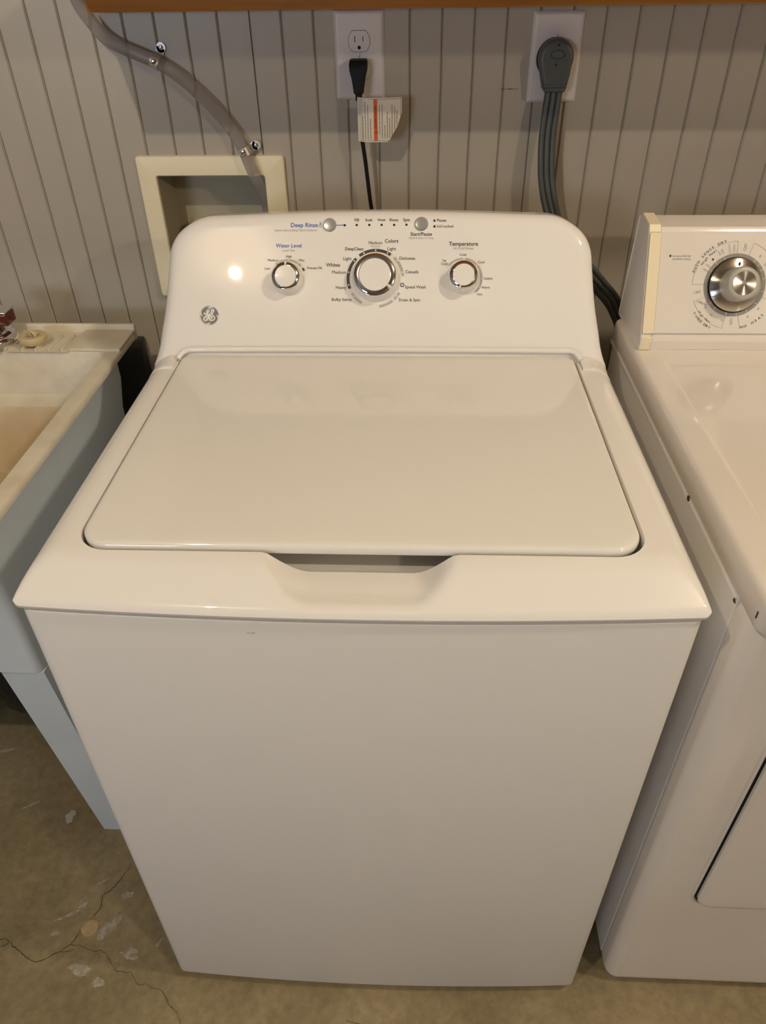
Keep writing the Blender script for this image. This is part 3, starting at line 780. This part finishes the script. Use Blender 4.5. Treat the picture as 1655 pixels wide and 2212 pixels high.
rtext('OFF', 11, 0.0555, 78, 0.0062, 'ink2'); rtext('OFF', -101, 0.0555, 6, 0.0062, 'ink2'); rtext('OFF', 180, 0.0530, -92, 0.0062, 'ink2')
rtext('COOL', -6.5, 0.0530, 96, 0.0042, 'ink2'); rtext('DOWN', -13.5, 0.0535, 102, 0.0042, 'ink2')
rtext('LESS', -25, 0.0535, 115, 0.0040, 'ink2'); rtext('DRY', -30, 0.0535, 120, 0.0040, 'ink2')
rtext('VERY', -64, 0.0505, 148, 0.0040, 'ink2'); rtext('DRY', -56, 0.0505, 144, 0.0040, 'ink2')
rtext('70', 39, 0.0535, 50, 0.0044, 'ink2'); rtext('60', 55, 0.0515, 40, 0.0044, 'ink2'); rtext('20', 59, 0.0555, 32, 0.0044, 'ink2')
rtext('COOL', -117, 0.0555, -24, 0.0040, 'ink2'); rtext('DOWN', -121, 0.0520, -28, 0.0040, 'ink2')
rtext('50', -129, 0.0520, -38, 0.0042, 'ink2'); rtext('60', -145, 0.0530, -55, 0.0042, 'ink2'); rtext('70', -165, 0.0530, -75, 0.0042, 'ink2')
rtext('10', 152, 0.0520, -118, 0.0042, 'ink2'); rtext('20', 131, 0.0520, -140, 0.0042, 'ink2')
gpart('energy_dot', lathe([(0.0017, 0), (0.0016, 0.0003), (0.0001, 0.0003)], 16), KX+0.0515*math.sin(math.radians(-44)), KS+0.0515*math.cos(math.radians(-44)), 'ink')
gpart('energy_dot', lathe([(0.0017, 0), (0.0016, 0.0003), (0.0001, 0.0003)], 16), 0.7801, 0.1256, 'ink')
gpart('lettering', text_mesh('energy preferred', 0.0270), 0.7968, 0.1256, 'ink2', off=0.0001, smooth=False)
gpart('lettering', text_mesh('automatic setting', 0.0275), 0.7970, 0.1212, 'ink2', off=0.0001, smooth=False)

# ------------------------------------------------------------------ laundry sink
SX0, SX1, SY0, SY1, SZ = -0.735, -0.116, 0.145, 0.745, 0.865
sk = thing('laundry_sink', 'stained plastic laundry sink on splayed legs, left of the washing machine', 'sink', ((SX0+SX1)/2, 0.45, 0))
SI = T(-(SX0+SX1)/2, -0.45, 0)
def spart(name, me, m, parent=None, smooth=True, label=None):
    me.transform(SI); o = link(name, me, parent or sk, m, smooth=smooth)
    if label: o['label'] = label
    return o
ro = rr(SX0, SX1, SY0, SY1, (0.012,)*4, 30, 8)
ri = rr(SX0+0.030, SX1-0.029, SY0+0.032, 0.6600, (0.014,)*4, 30, 8)
rb = rr(SX0+0.075, SX1-0.070, SY0+0.075, 0.590, (0.05,)*4, 30, 8)
rm = rr(SX0+0.036, SX1-0.035, SY0+0.038, 0.6520, (0.016,)*4, 30, 8)
rs = rr(SX0+0.042, SX1-0.041, SY0+0.044, 0.6200, (0.020,)*4, 30, 8)
to = rr(SX0+0.041, -0.157, 0.200, 0.700, (0.012,)*4, 30, 8)
tb = rr(SX0+0.043, -0.1575, 0.201, 0.690, (0.013,)*4, 30, 8)
# outer shell
tm = rr(SX0+0.034, -0.1505, 0.190, 0.700, (0.016,)*4, 30, 8)
tt = rr(SX0+0.023, -0.1390, 0.168, 0.700, (0.020,)*4, 30, 8)
spart('basin_shell', loft([ring3(inset(tb, 0.01), 0.5525), ring3(tb, 0.556), ring3(to, 0.62), ring3(tm, 0.74), ring3(tt, 0.80), ring3(tt, 0.838), ring3(inset(tt, -0.006), 0.849), ring3(inset(ro, 0.003), 0.853), ring3(ro, 0.8555)], True, False), 'sinkout')
# rim, deck and walls of the bowl
spart('basin', loft([ring3(ro, 0.8555), ring3(ro, 0.861), ring3(inset(ro, 0.0025), 0.8648), ring3(inset(ro, 0.006), 0.865), ring3(inset(ri, -0.004), 0.865), ring3(inset(ri, -0.001), 0.8643), ring3(ri, 0.8615), ring3(rm, 0.784), ring3(inset(rm, 0.004), 0.780), ring3(rs, 0.7765)], False, False), 'sinkplastic')
spart('basin_lower', loft([ring3(rs, 0.7765), ring3(inset(rs, 0.003), 0.772), ring3(rb, 0.66), ring3(inset(rb, 0.006), 0.655), ring3(inset(rb, 0.06), 0.650)], False, True), 'sinkstain', label='lower bowl stained yellow')
# back lip
spart('backsplash', box(SX0+0.004, SX1-0.001, 0.7430, 0.7520, 0.850, 0.8790, 0.0025), 'sinkplastic')
# soap dish: sunk tray with ribs at the front of the deck
tray = loft([[(x, y, z) for x, y in ((-0.320, 0.656), (-0.2095, 0.656), (-0.2095, 0.700), (-0.320, 0.700))] for z in (0.8652, 0.8658)])
spart('soap_tray', tray, 'sinkplastic', smooth=False)
for q in range(4):
    x = -0.2965+0.0235*q+0.004
    spart('rib', box(x, x+0.0035, 0.6570, 0.722, 0.8640, 0.8705, 0.0012, 2), 'sinkplastic')
spart('deck_ledge', join([box(-0.2100, SX1-0.002, 0.6600, 0.7440, 0.864, 0.8695, 0.002), box(SX0+0.002, -0.3210, 0.6600, 0.7440, 0.864, 0.8695, 0.002)]), 'sinkplastic')
# legs
def leg(xa, xb, xc, xd, ytop, ybot, th=0.004, flip=1):
    # wide at the top, narrow at the foot, folded outer edge
    top_ = [(xa, ytop), (xb, ytop), (xb, ytop+0.05*flip), (xb-(xb-xa)*0.08, ytop+0.05*flip), (xb-(xb-xa)*0.08, ytop+th*flip), (xa, ytop+th*flip)]
    bot_ = [(xc, ybot), (xd, ybot), (xd, ybot+0.03*flip), (xd-(xd-xc)*0.15, ybot+0.03*flip), (xd-(xd-xc)*0.15, ybot+th*flip), (xc, ybot+th*flip)]
    return loft([ring3(bot_, 0.0), ring3(top_, 0.5545)])
spart('leg', leg(-0.2230, -0.1560, -0.2215, -0.166, 0.204, 0.262), 'sinkout')
spart('leg', leg(-0.6280, -0.6950, -0.6300, -0.685, 0.204, 0.262), 'sinkout')
spart('leg', leg(-0.2230, -0.1620, -0.2215, -0.172, 0.686, 0.62, flip=-1), 'sinkout')
spart('leg', leg(-0.6280, -0.6890, -0.6300, -0.675, 0.686, 0.62, flip=-1), 'sinkout')

# faucet, only its base and one handle reach into the picture
fa = thing('sink_faucet', 'chrome faucet with a dark red handle standing on the sink deck', 'faucet', (-0.372, 0.704, 0.8652))
FI = T(0.372, -0.704, -0.8652)
def fp_(name, me, m, **k):
    me.transform(FI); return link(name, me, fa, m, **k)
fp_('base', lathe([(0.049, 0.8652), (0.050, 0.870), (0.049, 0.877), (0.045, 0.8830), (0.036, 0.8860), (0.032, 0.8862), (0.0001, 0.8862)], 48, T(-0.363, 0.690, 0)), 'chrome')
fp_('stem', lathe([(0.030, 0.885), (0.031, 0.889), (0.028, 0.893), (0.025, 0.897), (0.0001, 0.898)], 40, T(-0.361, 0.694, 0)), 'chrome')
o = fp_('handle', box(-0.404, -0.3185, 0.688, 0.722, 0.8975, 0.9205, 0.004), 'amber'); o['label'] = 'dark red handle'
fp_('handle_cap', box(-0.405, -0.3180, 0.687, 0.723, 0.9205, 0.9235, 0.001), 'chrome')

st = thing('sink_stopper', 'round yellowed rubber sink stopper lying on the ribbed deck beside the faucet', 'stopper', (-0.2790, 0.684, 0.8705))
SM = T(-0.0, 0.0, 0)
bodym = lathe([(0.0190, 0), (0.0225, 0.003), (0.0240, 0.0085), (0.0238, 0.0125), (0.0215, 0.0145), (0.0130, 0.0142), (0.0115, 0.0100), (0.0001, 0.0095)], 40)
link('plug', bodym, st, 'stopper')
link('loop', tube([(-0.004, 0.002, 0.009), (-0.004, 0.002, 0.0165), (0.001, 0.0, 0.020), (0.006, -0.002, 0.0165), (0.006, -0.002, 0.009)], 0.0028, 8), st, 'stopper')
link('ring', tube([(-0.008+0.0045*math.cos(t*math.pi/6), -0.004+0.0045*math.sin(t*math.pi/6), 0.0125) for t in range(13)], 0.0008, 6), st, 'steel')

# crumpled black bag under the sink
rb_ = random.Random(11)
def bag_mesh():
    n, mm = 60, 26; V = []
    ph = [rb_.uniform(0, 6.28) for _ in range(12)]
    rings = []
    for j in range(mm):
        v = j/(mm-1); prof = 0.9*math.sin(min(1, v*1.5+0.35)*math.pi/2) if v < 0.5 else math.cos((v-0.5)*math.pi)*0.9+0.001
        r = []
        for i in range(n):
            t = 2*math.pi*i/n
            w = 1+0.07*math.sin(5*t+9*v+ph[0])+0.05*math.sin(9*t-14*v+ph[1])+0.045*abs(math.sin(7*t+16*v+ph[2]))+0.03*abs(math.sin(15*t-22*v+ph[3]))
            r.append((0.155*prof*w*math.cos(t), 0.115*prof*w*math.sin(t), 0.36*v))
        rings.append(r)
    return loft(rings)
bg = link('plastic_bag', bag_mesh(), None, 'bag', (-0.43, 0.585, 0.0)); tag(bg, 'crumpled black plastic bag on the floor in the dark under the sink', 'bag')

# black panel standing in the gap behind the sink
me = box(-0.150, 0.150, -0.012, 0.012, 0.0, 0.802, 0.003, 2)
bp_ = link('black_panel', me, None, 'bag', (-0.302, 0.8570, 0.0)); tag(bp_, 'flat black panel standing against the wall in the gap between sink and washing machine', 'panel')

# ------------------------------------------------------------------ recessed utility box
ub = thing('utility_box', 'ivory plastic washer hookup box recessed in the grey wall above the sink', 'utility box', (0.034, YB, 1.02))
UI = T(-0.034, -YB, -1.02)
def upart(name, me, m, **k):
    me.transform(UI); return link(name, me, ub, m, **k)
fo = rr(-0.0975, 0.1650, 0.886, 1.1365, (0.006,)*4, 12, 5); fi = rr(-0.0650, 0.1284, 0.926, 1.104, (0.003,)*4, 12, 5)
vz = lambda p, y: [(a, y, b) for a, b in p]
upart('frame', loft([vz(fo, YB-0.0001), vz(fo, YB-0.0055), vz(inset(fo, 0.0012), YB-0.0078), vz(inset(fo, 0.003), YB-0.0085), vz(inset(fi, -0.0015), YB-0.0085), vz(fi, YB-0.0070), vz(fi, YB-0.0001)], False, False), 'boxcream')
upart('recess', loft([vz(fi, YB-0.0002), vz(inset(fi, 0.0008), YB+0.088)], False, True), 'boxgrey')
me = box(-0.034, 0.030, YB+0.03, YB+0.087, 0.926, 1.008, 0.003); upart('valve_block', me, 'boxcream')

# clear hose running down from behind the shelf into the box
hp = [(-0.160, 0.866, 1.50), (-0.150, 0.864, 1.42), (-0.1366, 0.862, 1.3606), (-0.1217, 0.861, 1.3336), (-0.1010, 0.860, 1.3095), (-0.0715, 0.860, 1.2945), (-0.0296, 0.860, 1.2778), (0.005, 0.860, 1.2575), (0.0415, 0.860, 1.2250), (0.0747, 0.860, 1.1880), (0.0966, 0.856, 1.1520), (0.1075, 0.851, 1.1250), (0.1150, 0.858, 1.098), (0.120, 0.875, 1.075), (0.1225, 0.890, 1.050), (0.1225, 0.905, 1.01), (0.120, 0.915, 0.96), (0.118, 0.918, 0.93)]
hose = tag(link('drain_hose', tube(hp, 0.0100, 16, 6), None, 'vinyl'), 'clear vinyl hose clipped to the wall, running down into the ivory box', 'hose')
hose['group'] = 'wall plumbing'
del hose['group']


def clip(name, label, loc, ang, tab):
    c = thing(name, label, 'clamp', loc)
    R = Matrix.Rotation(ang, 4, 'Y')
    # band: half ring over the hose (axis = local X), tab plate with a screw
    sec = []
    for q in range(-1, 14):
        t = math.pi*min(12, max(0, q))/12; ext = 0.0115 if q in (-1, 13) else 0.0
        sec.append([(x, -r*math.sin(t)+ext, r*math.cos(t)) for x, r in ((-0.0065, 0.0102), (-0.0065, 0.0114), (0.0065, 0.0114), (0.0065, 0.0102))])
    me = loft(sec); me.transform(R); link('band', me, c, 'steel')
    me = join([box(-0.0072, 0.0072, 0.0095, 0.0115, 0.0098, 0.0205, 0.0005, 2), lathe([(0.0075, 0), (0.0075, 0.002), (0.0001, 0.002)], 20, T(0, 0.0115, 0.0205)@Matrix.Rotation(math.radians(90), 4, 'X'))])
    me.transform(R); link('tab', me, c, 'steel')
    me = lathe([(0.0036, 0), (0.0034, 0.0016), (0.0015, 0.0022), (0.0001, 0.0022)], 16, T(0, 0.0095, 0.0205)@Matrix.Rotation(math.radians(90), 4, 'X')); me.transform(R); link('screw', me, c, 'chrome')
    me = box(-0.0045, 0.0045, -0.0135, -0.0105, -0.0045, 0.0045, 0.0012, 2); me.transform(R); link('buckle', me, c, 'chrome')
    return c
clip('hose_clamp', 'upper zinc clamp holding the clear hose, its screw tab pointing up', (-0.0290, 0.8605, 1.2780), math.radians(28), 1)
clip('hose_clamp', 'lower shiny clamp on the clear hose just above the ivory box', (0.1010, 0.8550, 1.1450), math.radians(66), 1)

# ------------------------------------------------------------------ outlets
def plate(x, z, w, h, name, label):
    t = thing(name, label, 'outlet', (x, YB, z))
    p = rr(-w/2, w/2, -h/2, h/2, (0.003,)*4, 6, 5)
    me = loft([[(a, 0, b) for a, b in p], [(a, -0.0022, b) for a, b in inset(p, 0.0006)], [(a*(1-0.0042/w*2), -0.0058, b*(1-0.0042/h*2)) for a, b in p], [(a*(1-0.0058/w*2), -0.0064, b*(1-0.0058/h*2)) for a, b in p]])
    link('cover_plate', me, t, 'plate'); return t
def screw(t, x, z, tilt):
    s = lathe([(0.0032, 0), (0.0030, 0.0008), (0.0001, 0.0014)], 20, T(x, -0.0064, z)@Matrix.Rotation(math.radians(90), 4, 'X')); so = link('screw', s, t, 'plate')
    me = box(-0.0003, 0.0003, -0.0082, -0.0072, -0.0031, 0.0031); me.transform(Matrix.Rotation(math.radians(tilt), 4, 'Y')); me.transform(T(x, 0, z)); link('slot', me, so, 'groove', smooth=False)
o1 = plate(0.3015, 1.2815, 0.080, 0.124, 'wall_outlet', 'white duplex outlet with the small black plug in its lower socket')
for zz in (0.0202, -0.0190):
    p = []
    for q in range(48):
        t = 2*math.pi*q/48; x_, z_ = 0.0172*math.cos(t), 0.0172*math.sin(t); p.append((x_, max(-0.0142, min(0.0142, z_))))
    p = dedupe(p)
    rc_ = link('receptacle', loft([[(a, -0.0060, b+zz) for a, b in p], [(a, -0.0074, b+zz) for a, b in p], [(a, -0.0078, b+zz) for a, b in inset(p, 0.0005)]]), o1, 'plate')
    gp = link('gap_line', loft([[(a*1.03, -0.0061, b*1.035+zz) for a, b in p], [(a*1.03, -0.0067, b*1.035+zz) for a, b in p]]), o1, 'groove', smooth=False)
    for (a, b, w, h) in ((-0.0066, 0.0030, 0.0012, 0.0085), (0.0062, 0.0030, 0.0011, 0.0070)):
        link('slot', box(a-w/2, a+w/2, -0.0080, -0.0070, b+zz-h/2, b+zz+h/2), rc_, 'hole', smooth=False)
    link('ground_hole', lathe([(0.0026, 0), (0.0026, 0.001), (0.0001, 0.001)], 16, T(0, -0.0070, zz-0.0085)@Matrix.Rotation(math.radians(90), 4, 'X')), rc_, 'hole', smooth=False)
screw(o1, 0.0, 0.0005, 8)
o2 = plate(0.6135, 1.2760, 0.080, 0.125, 'wall_outlet', 'white outlet plate behind the big round grey dryer plug')
screw(o2, -0.0015, 0.0290, 25)
link('receptacle', lathe([(0.0285, 0.0055), (0.0285, 0.0150), (0.0275, 0.0165), (0.0001, 0.0165)], 48, T(-0.0020, 0, 0.0)@Matrix.Rotation(math.radians(90), 4, 'X')), o2, 'black')

# washer cord with its small flat plug
wc = thing('power_cord', 'black washer power cord with a small flat plug in the duplex outlet', 'power cord', (0.3015, 0.86, 1.262))
WI = T(-0.3015, -0.86, -1.262)
def plug_sec(y, z, w, t, r=0.003, n=6):
    p = rr(-w/2, w/2, -t/2, t/2, (min(r, t/2-0.0002, w/2-0.0002),)*4, 3, n); return [(0.3005+a, y+b, z) for a, b in p]
me = loft([plug_sec(0.8570, 1.2790, 0.0250, 0.0080), plug_sec(0.8535, 1.2775, 0.0278, 0.0190), plug_sec(0.8515, 1.2720, 0.0290, 0.0240), plug_sec(0.8500, 1.2640, 0.0275, 0.0240), plug_sec(0.8470, 1.2550, 0.0225, 0.0200),
           plug_sec(0.8435, 1.2440, 0.0185, 0.0160), plug_sec(0.8400, 1.2330, 0.0155, 0.0130), plug_sec(0.8395, 1.2322, 0.0115, 0.0100), plug_sec(0.8370, 1.2230, 0.0100, 0.0090)])
me.transform(WI); link('plug', me, wc, 'black')
me = tube([(0.3008, 0.8375, 1.2260), (0.3016, 0.8340, 1.2050), (0.3024, 0.8330, 1.185), (0.3045, 0.8330, 1.1664), (0.3085, 0.8350, 1.135), (0.3115, 0.8370, 1.105), (0.3150, 0.8400, 1.070), (0.320, 0.842, 1.03), (0.325, 0.842, 0.95)], 0.0034, 12, 6)
me.transform(WI); link('cable', me, wc, 'black')

# warning label wrapped round the cord
tg = thing('warning_tag', 'white warning label with an orange stripe wrapped round the black cord', 'tag', (0.3024, 0.829, 1.196))
def tg_pt(u, z, lift=0.0):
    """u = distance along the paper from its fold at the cord, z height"""
    x = 0.2985+u*0.985; y = 0.8265+0.0035*math.cos(min(1, u/0.012)*math.pi)-0.004*math.sin(min(1, u/0.075)*math.pi)+0.004*(u/0.075)
    return (x-0.3024, y-0.829-lift, z-1.196)
zt, zb_ = 1.2290, 1.1648
def low(u):   # cut corner, lower right
    return zb_+ (0.0 if u < 0.050 else 0.0008 + (u-0.050)**1.0*1.35*sm(0.048, 0.058, u) if u < 0.066 else 0.0226+(u-0.066)*3.0)
U = [0.0, 0.002, 0.004, 0.006, 0.009, 0.013, 0.018, 0.024, 0.030, 0.036, 0.042, 0.048, 0.052, 0.056, 0.060, 0.064, 0.068, 0.071, 0.073]
fr, bk = [], []
rows = 6
V, F = [], []
for lift in (0.0003, 0.0):
    for u in U:
        for r_ in range(rows+1):
            V.append(tg_pt(u, low(u)+(zt-low(u))*r_/rows, lift))
n1 = len(U)*(rows+1)
for s_, off in ((0, 0), (1, n1)):
    for i in range(len(U)-1):
        for r_ in range(rows):
            a = off+i*(rows+1)+r_; q = (a, a+rows+1, a+rows+2, a+1); F.append(q if s_ == 0 else q[::-1])
for i in range(len(U)-1):
    for r_ in (0, rows):
        a = i*(rows+1)+r_; F.append((a, a+n1, a+n1+rows+1, a+rows+1))
for i in (0, len(U)-1):
    for r_ in range(rows):
        a = i*(rows+1)+r_; F.append((a, a+1, a+1+n1, a+n1))
me = mesh_from(V, F); bm = bmesh.new(); bm.from_mesh(me); bmesh.ops.recalc_face_normals(bm, faces=bm.faces); bm.to_mesh(me); bm.free()
link('paper', me, tg, 'paper')


def tag_strip(u0, u1, za, zb, lift=0.0006):
    V = [tg_pt(u, z, l) for l in (lift, 0.0002) for u, z in ((u0, za), (u1, za), (u1, zb), (u0, zb))]
    return mesh_from(V, [(0, 1, 2, 3), (7, 6, 5, 4), (0, 4, 5, 1), (1, 5, 6, 2), (2, 6, 7, 3), (3, 7, 4, 0)])
link('orange_stripe', tag_strip(0.0270, 0.0330, zb_+0.0020, zt-0.0018), tg, 'orange', smooth=False)
link('border_line', join([tag_strip(U[i], U[i+1], zt-0.0022, zt-0.0016) for i in range(6, len(U)-1)]+[tag_strip(U[i], U[i+1], low(U[i])+0.0018, low(U[i])+0.0023) for i in range(2, 12)]+[tag_strip(0.0705, 0.0711, low(0.0705)+0.001, zt-0.0018)]), tg, 'taggrey', smooth=False)
# vertical lines of fine print, too small to read in the photograph
rt = random.Random(5); bars = []
for u, z0, z1 in [(0.0085, 0, .62), (0.0130, 0, .97), (0.0172, 0, .90), (0.0215, 0, .55), (0.0365, .14, .90), (0.0408, .03, .92), (0.0450, .03, .38), (0.0492, .03, .72), (0.0530, .05, .55), (0.0570, .10, .90), (0.0612, .25, .86), (0.0650, .38, .75)]:
    z = zb_+0.004+z0*0.056
    end = zb_+0.004+z1*0.056
    while z < end:
        l = rt.uniform(0.0012, 0.0042); z2 = min(end, z+l); bars.append(tag_strip(u-0.0007, u+0.0007, z, z2)); z = z2+0.0006
o = link('fine_print', join(bars), tg, 'taggrey', smooth=False)
me = text_mesh('ADVERTENCIA', 0.0330); me.transform(frame(tg_pt(0.0301, zb_+0.0365, 0.0009), (0, 0, 1), (-1, 0.01, 0))); link('lettering', me, tg, 'darkred', smooth=False)
me = strokes([[(-0.002, -0.0018), (0.002, -0.0018), (0, 0.0019), (-0.002, -0.0018)]], 0.0007); me.transform(frame(tg_pt(0.0301, zb_+0.0150, 0.0009), (0, 0, 1), (-1, 0.01, 0))); link('warning_triangle', me, tg, 'darkred', smooth=False)

# dryer cord with its round angled plug
dc = thing('dryer_cord', 'thick grey flat dryer cord with a large round plug in the right outlet', 'power cord', (0.6115, 0.85, 1.27))
CI = T(-0.6115, -0.85, -1.27)
def plug_out(k=1.0):
    P = []
    for q in range(41):     # round head then tapered tail
        a = math.radians(-20+220*q/40); P.append((0.6110+0.0265*k*math.cos(a), 1.2780+0.0268*k*math.sin(a)))
    P += [(0.6110-0.0235*k, 1.2640), (0.6110-0.0205*k, 1.2520), (0.6110-0.0175*k, 1.2410), (0.6110-0.0165*k, 1.2365), (0.6110+0.0195*k, 1.2365), (0.6110+0.0205*k, 1.2410), (0.6110+0.0230*k, 1.2530)]
    return dedupe(P)
po = plug_out()[::1]
def pv(p, y, dx=0): return [(a+dx, y-(1.285-b)*0.06, b) for a, b in p]
me = loft([pv(po, 0.8540, -0.001), pv(po, 0.8420), pv(inset(po, 0.0008), 0.8385), pv(inset(po, 0.0035), 0.8368), pv(inset(po, 0.006), 0.8364)])
me.transform(CI); pg = link('plug', me, dc, 'greyrubber')
for (x_, z_) in ((0.6120, 1.2960), (0.6105, 1.2700)):
    me = lathe([(0.0014, 0), (0.0014, 0.0012), (0.0001, 0.0012)], 12, T(x_, 0.8360-(1.285-z_)*0.06, z_)@Matrix.Rotation(math.radians(90), 4, 'X')); me.transform(CI); link('rivet_hole', me, pg, 'hole')
me = strokes([[(0.0105*math.cos(t*math.pi/16), 0.0058*math.sin(t*math.pi/16)) for t in range(33)]], 0.0006, 0.0003); me.transform(frame((0.6118, 0.8357, 1.2835), (1, 0, 0), (0, 0, 1))); me.transform(CI); link('oval_mark', me, pg, 'black', smooth=False)
me = box(0.5960, 0.6290, 0.8330, 0.8540, 1.2325, 1.2390, 0.002); me.transform(CI); link('strain_relief', me, dc, 'greyrubber')
path = [(0.6130, 0.8440, 1.2340), (0.6110, 0.8400, 1.205), (0.6095, 0.8360, 1.1664), (0.6110, 0.8300, 1.135), (0.6145, 0.8250, 1.105), (0.6230, 0.8180, 1.070), (0.6370, 0.8100, 1.035), (0.6600, 0.8020, 1.000), (0.6900, 0.7980, 0.970), (0.7250, 0.7950, 0.935), (0.7600, 0.7950, 0.895), (0.7850, 0.7980, 0.83), (0.79, 0.81, 0.72), (0.78, 0.83, 0.60)]
for dx in (-0.0092, 0.0, 0.0092):
    pp = [(x+dx*(1-0.15*(i > 6)), y+(dx*0.5 if i > 5 else 0), z+(0.6*dx if 6 < i < 11 else 0)) for i, (x, y, z) in enumerate(path)]
    me = tube(pp, 0.0049, 12, 6); me.transform(CI); link('conductor', me, dc, 'greyrubber')
